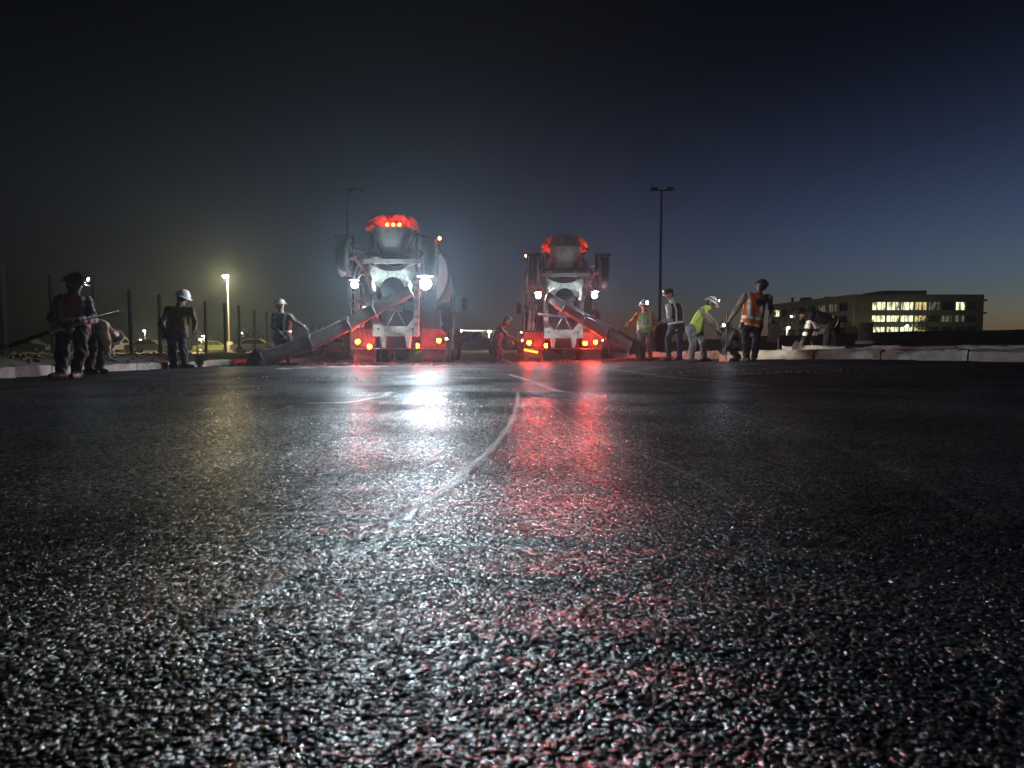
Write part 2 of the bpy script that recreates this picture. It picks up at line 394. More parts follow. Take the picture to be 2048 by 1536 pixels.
# the same asphalt beside and behind the camera
xs2 = np.linspace(-7.2, 12, 60); ys2 = np.linspace(-20, 14.5, 90); BX, BY = np.meshgrid(xs2, ys2)
BZ = gz(BX, BY) - .022 - .02 * ss(8, 12, BY)
grid_mesh('asphalt_base', BX, BY, BZ, M['asphalt'], {'seam': BX * 0, 'grain': BX * 0 + .5, 'placement': ss(4.0, 7.5, BY)}, kd(BX, BY) < -.1)

# loose chips along the far edge of the mat
def stones(name, n, place, size, mat, parent=None):
    mb = MB()
    base = [Vector(p) for p in ((1, 0, 0), (-1, 0, 0), (0, 1, 0), (0, -1, 0), (0, 0, 1), (0, 0, -.6))]
    fs = [(0, 2, 4), (2, 1, 4), (1, 3, 4), (3, 0, 4), (2, 0, 5), (1, 2, 5), (3, 1, 5), (0, 3, 5)]
    for _ in range(n):
        x, y, z = place(); s = random.uniform(*size); a = random.random() * 6.28
        rot = Matrix.Rotation(a, 3, 'Z')
        mb.add([Vector((x, y, z)) + rot @ Vector((p.x * s * random.uniform(.6, 1.2), p.y * s * random.uniform(.6, 1.2), p.z * s * random.uniform(.5, 1))) for p in base], fs)
    return tag(mb.build(name, mat, parent, smooth=0), kind='stuff')
def edge_place():
    x = random.uniform(-7.0, 4.6); y = float(ye(np.array([x]))[0]) - abs(random.gauss(0, .5)) + .1
    if kd(x, y) > -.1: x -= 1.5
    return x, y, float(gz(x, y)) + .02 + .03 * random.random()
stones('edge_gravel', 3800, edge_place, (.012, .038), M['asphalt'])
def scat_place():
    c = random.choice([(-3.4, 5.6, .5, .25), (3.55, 2.05, .35, .05), (-2.6, 8, .6, .3), (3.4, 8.2, .9, .1), (2.2, 9.0, .8, .2)])
    x = random.gauss(c[0], c[2]); y = random.gauss(c[1], c[3]); return x, y, float(gz(x, y)) + .008
stones('loose_gravel', 420, scat_place, (.006, .016), M['concrete'])

# far pavements
def slab(name, x0, x1, y0, y1, z, mat, n=12):
    X, Y = np.meshgrid(np.linspace(x0, x1, n), np.linspace(y0, y1, n)); return grid_mesh(name, X, Y, X * 0 + z, mat)
slab('access_road', -6.6, 2.6, 19.5, 47, -.035, M['pave'])
slab('parking_lot', -75, 14, 46.2, 135, -.03, M['pave'])

# ------------------------------------------------------------------ kerbs
def kerb(name, pts, h0, h1, wd, mat, seg=1.15, zf=None, seed=1, rough=.012):
    """a run of separate kerb stones along pts"""
    root = link(name, None); tag(root, kind='structure'); rnd = random.Random(seed)
    P = [np.array(p, float) for p in pts]
    lens = [np.linalg.norm(P[i + 1] - P[i]) for i in range(len(P) - 1)]; tot = sum(lens)
    def pt(s):
        for i, L in enumerate(lens):
            if s <= L or i == len(lens) - 1: return P[i] + (P[i + 1] - P[i]) * (s / L), (P[i + 1] - P[i]) / L
            s -= L
    s = 0
    while s < tot - .2:
        L = min(seg * rnd.uniform(.8, 1.2), tot - s); gap = .012
        prof = [(0, -.12), (-.012, h0 * .3), (-.004, h0 - .035), (.012, h0 - .008), (.04, h1), (wd * .6, h1 + .006), (wd, h1 - .004), (wd, -.12)]
        dz = rnd.uniform(-.012, .012); dd = rnd.uniform(-.01, .01)
        n = 9; grid = []
        for i in range(n):
            p, tdir = pt(s + gap + (L - 2 * gap) * i / (n - 1)); nrm = np.array((-tdir[1], tdir[0])); row = []
            for j, (a, z) in enumerate(prof):
                q = p + nrm * (a + dd); zz = zf(*q) if zf else 0
                k = rough * (rnd.random() - .5) * (2 if 0 < j < 7 else 0)
                row.append(Vector((q[0] - nrm[0] * k, q[1] - nrm[1] * k, zz + z + dz + k)))
            grid.append(row)
        mb = MB(); mb.sheet(grid); m_ = len(prof)
        mb.f.append(tuple(range(m_))); mb.m.append(0); mb.f.append(tuple((n - 1) * m_ + j for j in range(m_ - 1, -1, -1))); mb.m.append(0)
        mb.build('kerb_stone', mat, root, smooth=40)
        s += L
    return root
zt = lambda x, y: float(gz(x, y))
kerb('right_kerb', [(2.9, 22.5), (3.4, 19.6), (4.7, 17.0), (6.1, 14.2), (8.3, 9.8), (9.6, 7.2), (11, 4.4)],   .18, .195, .22, M['kerbm'], 1.6, zt, 3, .030)
kerb('left_kerb', [(-7.4, 3.0), (-7.4, 9.5), (-7.3, 12.6), (-6.9, 14.6), (-6.2, 16.4), (-5.6, 18.5)][::-1], .13, .14, .2, M['kerbm'], 1.1, lambda x, y: -.005, 5, .014)
kerb('sidewalk_form', [(7.0, 15.6), (8.6, 12.9), (10.6, 9.4), (12.0, 7.0)], .12, .125, .5, M['concrete'], 1.9, lambda x, y: .33, 8, .03)
def lump_place():
    x = random.choice([random.uniform(6.8, 8.6), random.uniform(7.6, 8.2)]); y = 16.6 - (x - 6.5) * 1.35 + random.gauss(0, .25); return x, y, terr(x, y) + .06
stones('spoil_rubble', 240, lump_place, (.03, .10), M['dirt'])
def lump2():
    x = -random.uniform(7.7, 9.2); y = random.uniform(6, 17); return x, y, terr(x, y)
stones('berm_rubble', 400, lump2, (.02, .08), M['dirt'])

# ------------------------------------------------------------------ office building, lit windows
def building():
    root = thing('office_building', 'long three storey office block with rows of lit windows beyond the dirt mound', 'building', (80, 142, 0))
    # two facades described as (origin, direction, length, outward normal)
    zc = 13.2
    rows = [(9.5, 11.5), (6.75, 8.35), (4.1, 5.65)]
    def facade(o, d, n, L, wins, wallm):
        """wins: list of (s0, s1, [mat per row])"""
        o = Vector(o); d = Vector(d).normalized(); n = Vector(n).normalized()
        rot = Matrix((d, -n, Vector((0, 0, 1)))).transposed()
        mb = MB()
        def blk(s0, s1, z0, z1, dep=.35, out=0):
            c = o + d * ((s0 + s1) / 2) + n * (out - dep / 2) + Vector((0, 0, (z0 + z1) / 2)); mb.box(c, (s1 - s0, dep, z1 - z0), rot)
        zb = [0] + [z for r_ in sorted(rows) for z in r_] + [zc]
        for i in range(0, len(zb), 2): blk(0, L, zb[i], zb[i + 1])
        for (z0, z1) in rows:
            s = 0
            for (s0, s1, _) in wins:
                if s0 > s + .01: blk(s, s0, z0, z1)
                s = s1
            if s < L - .01: blk(s, L, z0, z1)
        mb.build('wall', wallm, root, smooth=0)
        for (s0, s1, ms) in wins:
            for (z0, z1), mt in zip(rows, ms):
                fr = MB(); t_ = .09
                def fb(a0, a1, c0, c1):
                    c = o + d * ((a0 + a1) / 2) + n * (-.24) + Vector((0, 0, (c0 + c1) / 2)); fr.box(c, (a1 - a0, .12, c1 - c0), rot)
                fb(s0, s1, z0, z0 + t_); fb(s0, s1, z1 - t_, z1)
                k = max(2, round((s1 - s0) / 1.0)); wdt = (s1 - s0) / k
                for i in range(k + 1):
                    cx = min(max(s0 + i * wdt, s0 + t_ / 2), s1 - t_ / 2); fb(cx - t_ / 2, cx + t_ / 2, z0 + t_, z1 - t_)
                f = fr.build('window', M['bframe'], root, smooth=0)
                pn = MB()
                c = o + d * ((s0 + s1) / 2) + n * (-.30) + Vector((0, 0, (z0 + z1) / 2)); pn.box(c, (s1 - s0 - .02, .03, z1 - z0 - .02), rot)
                pn.build('pane', M[mt], f, smooth=0)
    px = lambda p: (p - 1700) / F * 142
    front = [(px(1741), px(1768), ['win_lit'] * 3), (px(1770), px(1796), ['win_lit'] * 3), (px(1798), px(1824), ['win_lit', 'win_lit', 'win_lit']),
             (px(1826), px(1850), ['win_gold'] * 3), (px(1853), px(1876), ['win_dim', 'glass', 'glass']), (px(1879), px(1903), ['glass', 'win_dim', 'glass']),
             (px(1907), px(1926), ['win_lit', 'win_dim', 'glass']), (px(1929), px(1948), ['glass', 'glass', 'glass'])]
    facade((0, 0, 0), (1, 0, 0), (0, -1, 0), 31.0, front, M['bdark'])
    dv = Vector((-5.2, 33, 0)); L = dv.length
    left = []
    for i in range(8):
        a = 1.6 + i * 3.9; left.append((a, a + 3.0, [['glass', 'win_lit', 'win_dim'][0 if i not in (0,) else 1], 'glass', 'glass'] if i not in (5, 6) else ['win_dim', 'win_dim', 'win_dim']))
    facade(dv, -dv, (-33, -5.2, 0), L, left, M['bwall'])
    mb = MB()     # back and far sides, roof
    mb.prism([(.4, .4), (30.6, .4), (30.6, 34), (-5, 34)], 'z', 13.0, 13.19); mb.build('roof', M['bdark'], root, smooth=0)
    mb = MB(); mb.bb((30.66, .36, 0), (31, 34, 13.2)); mb.bb((-5, 34.01, 0), (31, 34.4, 13.2)); mb.build('wall', M['bdark'], root, smooth=0)
    mb = MB(); mb.bb((9, 3, 13.2), (19.5, 12, 14.4)); mb.build('penthouse', M['bdark'], root, smooth=0)
    for (x, y, a, hh) in ((-3.2, 22, 2.2, 1.1), (-1.5, 14, 1.2, .7), (2.6, 4, .9, .6), (-3.6, 29, .5, 1.8)):
        mb = MB(); mb.bb((x - a / 2 + 3, y - a / 2, 13.19), (x + a / 2 + 3, y + a / 2, 13.19 + hh)); mb.build('rooftop_unit', M['bframe'], root, smooth=0)
    mb = MB(); mb.bb((-.02, -.45, 0), (.5, -.02, 13.0)); mb.build('corner_pier', M['bwall'], root, smooth=0)
    for zz in (11.9, 8.9):
        mb = MB(); mb.box((31.5, .5, zz), (1.0, .5, .4)); mb.build('wall_bracket', M['bframe'], root, smooth=0)
building()

# ------------------------------------------------------------------ concrete mixer trucks
def arc(cx, cz, r, a0, a1, n): return [(cx + r * math.cos(R(a0 + (a1 - a0) * i / n)), cz + r * math.sin(R(a0 + (a1 - a0) * i / n))) for i in range(n + 1)]

def tyre_prof(r, wd):
    h = wd / 2; return [(r * .56, -h * .72), (r * .62, -h * .95), (r * .80, -h), (r * .93, -h * .95), (r * .985, -h * .78), (r, -h * .70), (r, -h * .25), (r * .975, -h * .22), (r * .975, -h * .14), (r, -h * .11), (r, h * .11), (r * .975, h * .14), (r * .975, h * .22), (r, h * .25), (r, h * .70), (r * .985, h * .78), (r * .93, h * .95), (r * .80, h), (r * .62, h * .95), (r * .56, h * .72)]
def rim_prof(r, wd):
    h = wd / 2; return [(.0, -h * .1), (r * .2, -h * .15), (r * .22, -h * .5), (r * .34, -h * .5), (r * .36, -h * .1), (r * .5, -h * .2), (r * .55, -h * .75), (r * .6, -h * .80), (r * .6, h * .8), (r * .5, h * .7), (r * .45, h * .1), (0, h * .1)]
_wm = {}
def wheel(parent, name, c, r, wd, side=1):
    """wheel with its axle along x; the first builds the meshes, later ones share them"""
    X = Matrix.Rotation(R(90) * (1 if side > 0 else -1), 4, 'Y')
    key = (round(r, 3), round(wd, 3), side > 0)
    if key not in _wm:
        a = MB().lathe(tyre_prof(r, wd), 32, X).build('tyre', M['rubber'], None); b = MB().lathe(rim_prof(r, wd), 24, X).build('rim', M['rim'], None)
        for k in range(10):
            pass
        _wm[key] = (a.data, b.data); bpy.data.objects.remove(a); bpy.data.objects.remove(b)
    o = link(name, None, parent, c); o.empty_display_size = .1
    link('tyre', _wm[key][0], o); link('rim', _wm[key][1], o); return o

def lamp(parent, name, c, r, mat, d=(0, -1, 0), depth=.06, hous='frame', lens='lens', prot=.02, beam=None):
    """round lamp: a housing with a glowing lens as its sub-part"""
    T = zto(d, c)
    h = MB().lathe([(r * .7, -depth), (r * 1.12, -depth * .6), (r * 1.15, .006), (r * 1.02, .008), (r * 1.0, -.004), (0, -.004)], 20, T).build(name, M[hous], parent)
    if beam:
        L = bpy.data.lights.new(name + '_beam', 'SPOT'); L.energy = beam[0]; L.color = beam[1]; L.spot_size = R(beam[2]); L.spot_blend = 1.0; L.shadow_soft_size = r * .8
        lo = link(name + '_beam', L, parent); lo.matrix_local = basis(*(zto(tuple(-x for x in beam[3]), c).to_3x3().transposed()), Vector(c) + Vector(d).normalized() * (prot + .03))
    l = MB().lathe([(r * .98, 0), (r * .96, prot * .5), (r * .7, prot * .85), (0, prot)], 20, T).build(lens, M[mat], h)
    return h

def mixer(name, label, loc, rz, tails, works, chute, spout, hood_lamps, booster, marker_x, text_z=.15):
    root = thing(name, label, 'mixer truck', loc, rz, 'concrete mixer trucks')
    P = lambda mb, n, m, **k: mb.build(n, M[m], root, **k)
    # chassis
    mb = MB(); mb.bb((-.46, -.05, .72), (-.36, 8.6, 1.0)); mb.bb((.36, -.05, .72), (.46, 8.6, 1.0))
    for y in (.3, 1.6, 3, 4.5, 6): mb.bb((-.36, y, .76), (.36, y + .1, .95))
    P(mb, 'chassis_frame', 'frame', smooth=0)
    mb = MB(); mb.bb((-.34, -.16, .50), (.34, -.04, .84)); mb.bb((-.62, -.14, .88), (.62, -.03, .98)); mb.bb((-.5, -.12, .5), (-.40, -.02, .84)); mb.bb((.40, -.12, .5), (.5, -.02, .84)); P(mb, 'rear_crossmember', 'frame', smooth=0)
    for y in (.9, 2.25):
        mb = MB(); mb.tube([(-.95, y, .5), (-.3, y, .5), (-.2, y, .5)], [.07, .08, .12], 12); mb.tube([(.95, y, .5), (.3, y, .5), (.2, y, .5)], [.07, .08, .12], 12)
        mb.lathe([(0, -.24), (.12, -.22), (.2, -.1), (.22, 0), (.2, .1), (.12, .22), (0, .24)], 16, Matrix.Translation((0, y, .5)) @ Matrix.Rotation(R(90), 4, 'X')); P(mb, 'axle', 'frame')
        for s in (-1, 1):
            wheel(root, 'wheel', (s * .78, y, .52), .52, .27, s); wheel(root, 'wheel', (s * 1.09, y, .52), .52, .27, s)
    for s in (-1, 1):
        wheel(root, 'wheel', (s * 1.06, 4.3, .50), .50, .28, s); wheel(root, 'wheel', (s * 1.06, 7.3, .54), .54, .34, s)
        # fender over the tandem, flap, rear panel
        mb = MB(); pr = arc(1.575, .52, 1.32, 168, 12, 14); pr2 = arc(1.575, .52, 1.28, 12, 168, 14)
        mb.prism(pr + pr2, 'x', s * .62, s * 1.26); P(mb, 'fender', 'cabp')
        mb = MB(); x0, x1 = s * .62, s * 1.22; g = [[Vector((x0 + (x1 - x0) * i / 6, .06 + .035 * math.sin(i * 1.1 + s) * (1 - j / 5) + .03 * (1 - j / 5) ** 2 * s, .03 + .42 * j / 5)) for j in range(6)] for i in range(7)]
        mb.sheet(g); mb.sheet([[p + Vector((0, .012, 0)) for p in row] for row in g]); fl = P(mb, 'mud_flap', 'flap')
        cu = bpy.data.curves.new('lettering', 'FONT'); cu.body = 'McNeilus'; cu.size = .135; cu.extrude = .002; cu.align_x = 'CENTER'; cu.offset = .003
        cu.materials.append(M['ink']); tmp = link('lettering_curve', cu); bpy.context.view_layer.update(); lm = bpy.data.meshes.new_from_object(tmp.evaluated_get(bpy.context.evaluated_depsgraph_get())); bpy.data.objects.remove(tmp)
        tx = link('lettering', lm, fl, (s * .92, .035, text_z - .03)); tx.rotation_euler = (R(90), 0, 0)
        mb = MB(); mb.bb((s * .60, .02, .455), (s * 1.25, .07, .50)); P(mb, 'flap_bracket', 'steel', smooth=0)
        mb = MB(); mb.prism([(s * .60, .52), (s * 1.25, .52), (s * 1.25, .92), (s * 1.17, 1.0), (s * .60, 1.0)], 'y', -.02, .10); pnl = P(mb, 'rear_light_panel', 'flap', smooth=0)
        # step-side box and fuel / water tanks forward
        mb = MB(); mb.prism([(3.0, .45), (4.0, .45), (4.0, 1.0), (3.0, 1.0)], 'x', s * .55, s * 1.2) if s > 0 else mb.lathe([(0, 2.95), (.28, 2.97), (.3, 3.05), (.3, 3.75), (.28, 3.83), (0, 3.85)], 18, Matrix.Translation((-.9, 0, .75)) @ Matrix.Rotation(R(-90), 4, 'X'))
        P(mb, 'tool_box' if s > 0 else 'fuel_tank', 'steel')
    mb = MB(); mb.tube([(-1.24, -.01, .47), (-.5, -.03, .47), (.5, -.03, .47), (1.24, -.01, .47)], .018, 8); P(mb, 'bumper_bar', 'steel')
    mb = MB(); mb.tube([(-1.1, -.02, .46), (-1.0, -.05, .33), (-.88, -.06, .27), (-.75, -.05, .31), (-.66, -.02, .45)], .010, 6); P(mb, 'air_hose', 'rubber')
    for (x, z, rad) in tails: lamp(root, 'tail_light', (x, -.07, z), rad, 'lens_red', prot=.03, beam=(TAIL_BEAM * (.15 if hood_lamps else 1), (1, .03, .01), 56, (-loc[0] * .05, -1, -.02)))
    for s in (-1, 1): lamp(root, 'marker_light', (s * 1.275, .25, .74), .022, 'marker', (s * .5, -1, .1), .03)
    # rear pedestal with its six sided opening
    mb = MB()
    for s in (-1, 1):
        mb.prism([(s * .40, 2.6), (s * .58, 2.6), (s * .62, 1.9), (s * .60, 1.06), (s * .30, 1.06), (s * .47, 1.28), (s * .50, 1.95)], 'y', -.42, -.26)
    mb.prism([(-.60, .80), (.60, .80), (.60, 1.058), (-.60, 1.058)], 'y', -.42, -.26)
    for s in (-1, 1): mb.prism([(s * .28, .50), (s * .36, .50), (s * .40, .798), (s * .24, .798)], 'y', -.42, -.26)
    ped = P(mb, 'rear_pedestal', 'cream', smooth=0)
    for s in (-1, 1):
        T = zto((0, -1, 0), (s * .45, -.425, .99)); MB().lathe([(.028, 0), (.028, .012), (0, .014)], 12, T).build('pin', M['frame'], ped)
    mb = MB(); mb.tube([(-.03, -.3, 1.46), (-.24, -.32, 1.07)], .016, 6); mb.tube([(.03, -.3, 1.46), (.24, -.32, 1.07)], .016, 6); mb.bb((-.17, -.34, 1.44), (.17, -.28, 1.62)); P(mb, 'cross_brace', 'steel', smooth=0)
    mb = MB(); mb.tube([(-.80, -.62, 1.53), (-.40, -.60, 1.48)], .045, 10); mb.tube([(-.40, -.60, 1.48), (.12, -.58, 1.44)], .022, 8); P(mb, 'chute_lift_cylinder', 'steel')
    for k in range(7):
        rnd = random.Random(k + len(name)); x = rnd.uniform(-.38, .35); z = rnd.uniform(1.45, 1.8)
        mb = MB(); mb.tube([(x, -.28, z), (x + .12, -.40, z + rnd.uniform(-.08, .1)), (x + rnd.uniform(.1, .3), -.34, z - .05), (x + .32, -.3, z - .18)], .012, 6); P(mb, 'hydraulic_hose', 'rubber')
    for k in range(4):
        mb = MB(); x = -1.02 + k * .1; mb.tube([(x, -.1, 1.55), (x + .05, -.16, 1.2), (x - .03, -.14, .95), (x + .04, -.06, .74)], .013, 6); P(mb, 'air_hose', 'rubber')
    mb = MB(); mb.bb((-.56, -.18, 1.02), (.56, -.14, 2.35)); mb.bb((.62, -.06, 1.02), (1.12, .3, 1.5)); mb.bb((.66, .3, 1.5), (.95, .9, 2.2)); mb.bb((-.8, .35, 1.02), (-.62, .9, 2.3)); P(mb, 'shade_backing', 'frame', smooth=0)  # dark plates added as shade inside the pedestal opening and beside it
    # drum
    ax = Vector((0, 5.6, -.78)).normalized(); T = zto(ax, Vector((0, -.25, 3.02)))
    mb = MB(); prof = [(.44, -.05), (.50, -.05), (.52, .05), (.60, .35), (.86, 1.1), (1.08, 1.8), (1.17, 2.3), (1.2, 2.9), (1.2, 3.7), (1.13, 4.4), (.95, 5.0), (.7, 5.4), (.3, 5.5), (0, 5.5)]
    mb.lathe(prof, 48, T); P(mb, 'drum', 'drum')
    mb = MB(); mb.lathe([(1.205, 2.3), (1.25, 2.3), (1.25, 2.42), (1.205, 2.42)], 48, T); P(mb, 'drum_ring', 'steel')
    mb = MB(); mb.lathe([(.0, -.10), (.40, -.09), (.42, -.02), (.42, .1)], 28, T); P(mb, 'drum_mouth', 'frame')
    for s in (-1, 1):
        mb = MB(); mb.prism([(.9, 1.0), (1.7, 1.0), (1.45, 2.15), (1.2, 2.15)], 'x', s * .44, s * .52); P(mb, 'drum_stand', 'frame', smooth=0)
        mb = MB(); mb.prism([(-.26, 1.06), (.9, 1.02), (.9, 1.18), (-.26, 2.3)], 'x', s * .40, s * .46); P(mb, 'side_brace', 'frame', smooth=0)
    # cab, hood, mirrors, exhaust
    mb = MB(); mb.prism([(5.75, .95), (7.35, .95), (7.35, 1.75), (7.2, 2.62), (6.9, 2.78), (5.75, 2.74)], 'x', -1.05, 1.05); cab = P(mb, 'cab', 'cabp', smooth=0)
    mb = MB(); mb.bb((-.75, 5.72, 1.85), (.75, 5.748, 2.55)); mb.build('rear_window', M['glass'], cab, smooth=0)
    for s in (-1, 1):
        mb = MB(); mb.prism([(6.0, 1.8), (7.1, 1.8), (7.0, 2.5), (6.0, 2.55)], 'x', s * 1.052, s * 1.062); mb.build('side_window', M['glass'], cab, smooth=0)
        mb = MB(); mb.tube([(s * 1.05, 7.1, 2.5), (s * 1.42, 7.2, 2.48), (s * 1.42, 7.2, 1.9), (s * 1.05, 7.15, 1.85)], .016, 6); mb.box((s * 1.42, 7.16, 2.22), (.2, .07, .46)); P(mb, 'mirror', 'frame', smooth=0)
        lamp(root, 'marker_light', (s * 1.32, 6.5, 1.15), .03, 'marker', (s * .2, -1, 0), .04)
    mb = MB(); mb.prism([(7.36, .7), (9.0, .7), (9.05, 1.4), (8.8, 1.68), (7.36, 1.78)], 'x', -.75, .75); P(mb, 'hood', 'cabp', smooth=0)
    for s in (-1, 1):
        mb = MB(); pr = arc(7.3, .54, .72, 180, 0, 10); mb.prism(pr + arc(7.3, .54, .66, 0, 180, 10), 'x', s * .76, s * 1.26); P(mb, 'front_fender', 'cabp')
    mb = MB(); mb.tube([(-1.12, 5.45, 1.0), (-1.12, 5.45, 2.9), (-1.12, 5.40, 3.15), (-1.12, 5.25, 3.3)], .085, 12); P(mb, 'exhaust_stack', 'steel')
    # ladder and side tank on the left rear
    mb = MB()
    for y in (-.15, .25): mb.tube([(-1.22, y, .98), (-1.20, y, 2.15), (-1.0, y, 2.75)], .022, 8)
    for k in range(6): mb.tube([(-1.215, -.15, 1.1 + k * .22), (-1.215, .25, 1.1 + k * .22)], .014, 6)
    P(mb, 'ladder', 'cream')
    mb = MB(); mb.tube([(-1.05, -.10, 1.05), (-1.05, -.10, 2.2)], .065, 14); mb.tube([(-.92, -.06, 1.05), (-.92, -.06, 2.2)], .045, 12); P(mb, 'standpipe', 'cream')
    mb = MB(); mb.bb((-1.0, -.2, 1.66), (-.80, -.12, 1.88)); P(mb, 'control_box', 'cream', smooth=0)
    mb = MB(); mb.prism([(.55, .25), (1.1, .25), (1.1, 1.0), (.55, 1.0)], 'x', -1.44, -1.27); P(mb, 'side_guard', 'cream', smooth=0)
    # discharge collector, beams and charge hopper
    mb = MB(); top = [(-.54, 2.60)] + [(.54 * u_, 2.60 - .16 * (1 - u_ * u_)) for u_ in (-.8, -.6, -.3, 0, .3, .6, .8)] + [(.54, 2.60)]
    low = [(.56, 2.40), (.50, 2.22), (.36, 2.06)] + arc(0, 2.0, .30, 10, 170, 8) + [(-.36, 2.06), (-.50, 2.22), (-.56, 2.40)]
    mb.prism(top + low, 'y', -.82, -.78); mb.prism([(-.54, 2.6), (-.50, 2.6), (-.36, 2.06), (-.40, 2.06)], 'y', -.78, -.30); mb.prism([(.54, 2.6), (.50, 2.6), (.36, 2.06), (.40, 2.06)], 'y', -.78, -.30); P(mb, 'discharge_collector', 'cream', smooth=30)
    for s in (-1, 1):
        mb = MB(); mb.box((s * .46, -.87, 2.05), (.07, .05, .24), Matrix.Rotation(R(12 * s), 3, 'Y')); P(mb, 'collector_latch', 'cream', smooth=0)
        mb = MB(); mb.tube([(s * .60, -.5, 1.9), (s * .66, -.6, 2.3), (s * .60, -.66, 2.62)], .03, 8); mb.tube([(s * .64, -.6, 2.3), (s * .78, -.80, 2.36), (s * .86, -.88, 2.24)], .022, 6); mb.box((s * .66, -.62, 2.42), (.13, .05, .22), Matrix.Rotation(R(28 * s), 3, 'Y')); P(mb, 'lamp_arm', 'cream')
    mb = MB(); mb.lathe([(.0, 0), (.34, .02), (.36, .3)], 24, zto((0, 1, -.25), (0, -.66, 2.02))); P(mb, 'collector_liner', 'frame')
    mb = MB(); mb.bb((-.73, -.90, 2.63), (.73, -.80, 2.735)); P(mb, 'lower_beam', 'cream', smooth=0)
    mb = MB(); mb.bb((-.68, -.86, 2.80), (.68, -.78, 2.90)); mb.bb((-.66, -.84, 2.735), (-.58, -.79, 2.80)); mb.bb((.58, -.84, 2.735), (.66, -.79, 2.80)); mb.bb((-.12, -.83, 2.735), (.12, -.80, 2.80)); P(mb, 'upper_beam', 'frame', smooth=0)
    # hopper: open funnel with a tall rounded back plate
    prof = [(2.90, .27, .16), (3.05, .32, .22), (3.25, .41, .32), (3.43, .49, .40), (3.50, .53, .43)]
    mb = MB(); n = 24
    def ring(z, a, bdep, cyy, k=0):
        out = []
        for j in range(n):
            th = 2 * math.pi * j / n; cx = math.copysign(abs(math.cos(th)) ** .6, math.cos(th)); sy = math.copysign(abs(math.sin(th)) ** .6, math.sin(th))
            out.append(Vector((a * cx, cyy + bdep * sy, z)))
        return out
    ro = [ring(z, a, d_, -.62) for z, a, d_ in prof]; ri = [ring(z, a - .02, d_ - .02, -.62) for z, a, d_ in prof[::-1]]
    g = ro + ri; mb.sheet([r_ + [r_[0]] for r_ in g]); hop = P(mb, 'charge_hopper', 'hopper')
    mb = MB(); gg = []
    HW = .68; zb = 3.36; zt_ = 3.93
    for i in range(15):
        u_ = -1 + 2 * i / 14; x = HW * math.sin(u_ * math.pi / 2); row = []
        ztop = zb + .10 + (zt_ - zb - .10) * math.sqrt(max(0, 1 - (abs(x) / HW) ** 2.6))
        for j in range(9):
            v_ = j / 8; z = zb + .02 * abs(u_) + (ztop - zb) * v_
            xx = x * (.80 + .20 * min(1, v_ * 2.5))
            row.append(Vector((xx, -.30 - .34 * (abs(x) / HW) ** 2 - .10 * v_ ** 2 + .0, z)))
        gg.append(row)
    mb.sheet(gg); mb.sheet([[p + Vector((0, .018, 0)) for p in row] for row in gg])
    hd = P(mb, 'hopper_back_plate', 'hood')
    mb = MB(); mb.tube([r_[-1] for r_ in gg], .018, 6); mb.build('rim_bead', M['hood'], hd)
    for s in (-1, 1):
        mb = MB(); mb.tube([(s * .62, -.55, 2.86), (s * .56, -.5, 3.2), (s * .62, -.55, 3.42)], .035, 8); P(mb, 'hopper_strut', 'frame')
        mb = MB(); mb.tube([(s * .48, -.7, 2.9), (s * .40, -.62, 3.12)], .05, 8); P(mb, 'hopper_cylinder', 'steel')
    if hood_lamps:
        mb = MB(); mb.bb((-.25, -.60, 3.56), (.25, -.54, 3.74)); mb.tube([(-.2, -.54, 3.64), (-.2, -.36, 3.66)], .02, 6); mb.tube([(.2, -.54, 3.64), (.2, -.36, 3.66)], .02, 6); lb = P(mb, 'light_bar', 'hood', smooth=0)
        for x in (-.155, 0, .155):
            MB().lathe([(.040, 0), (.036, .012), (0, .02)], 16, zto((0, -1, 0), (x, -.60, 3.65))).build('lens', M['lens_red_s'], lb)
        for x in (-.30, .30):
            MB().lathe([(.028, 0), (.02, .012), (0, .014)], 12, zto((-.3 if x > 0 else .3, 1, .1), (x * .72, -.535, 3.70))).build('lens', M['lens_red_s'], lb)
    else:
        mb = MB(); gf = []
        for i in range(9):
            u_ = -1 + 2 * i / 8; gf.append([Vector((u_ * (.50 + (-.14) * j / 6), -1.03 + .12 * u_ * u_ + .22 * (j / 6), 3.48 + .43 * (j / 6) * (1 - .10 * u_ * u_))) for j in range(7)])
        mb.sheet(gf); mb.sheet([[p + Vector((0, .016, 0)) for p in r_] for r_ in gf]); P(mb, 'hopper_extension', 'hopper')
        for s in (-1, 1): lamp(root, 'hopper_lamp', (s * .66, -.86, 3.46), .04, 'lens_red_s', (-.28 * s, .75, .60), .04)
    # raised booster axle: arms, wheels, fenders
    for (x, zc_) in booster:
        s = 1 if x > 0 else -1
        wheel(root, 'booster_wheel', (x, -.72, zc_), .50, .30, s)
        mb = MB(); pr = arc(-.72, zc_, .56, 48, 132, 10); mb.prism(pr + arc(-.72, zc_, .54, 132, 48, 10), 'x', x - .21, x + .21); mb.tube([(x - s * .2, -.72, zc_ + .56), (x - s * .2, -.72, zc_)], .03, 6); P(mb, 'booster_fender', 'frame')
        mb = MB(); mb.tube([(s * .58, -.20, 1.95), (s * .70, -.45, 2.4), (x - s * .22, -.72, zc_)], [.06, .055, .05], 10); mb.tube([(x - s * .22, -.72, zc_), (x, -.72, zc_)], .07, 12); P(mb, 'booster_arm', 'cream')
        mb = MB(); mb.tube([(s * .55, -.4, 2.62), (s * .72, -.55, 2.95), (x - s * .22, -.66, 3.0)], .035, 8); mb.box((s * .62, -.5, 2.95), (.16, .10, .14)); P(mb, 'booster_cylinder', 'steel')
    lamp(root, 'marker_light', (marker_x, -.80, 3.27 if marker_x > 0 else 3.26), .035, 'marker_red', (0, -1, 0), .05)
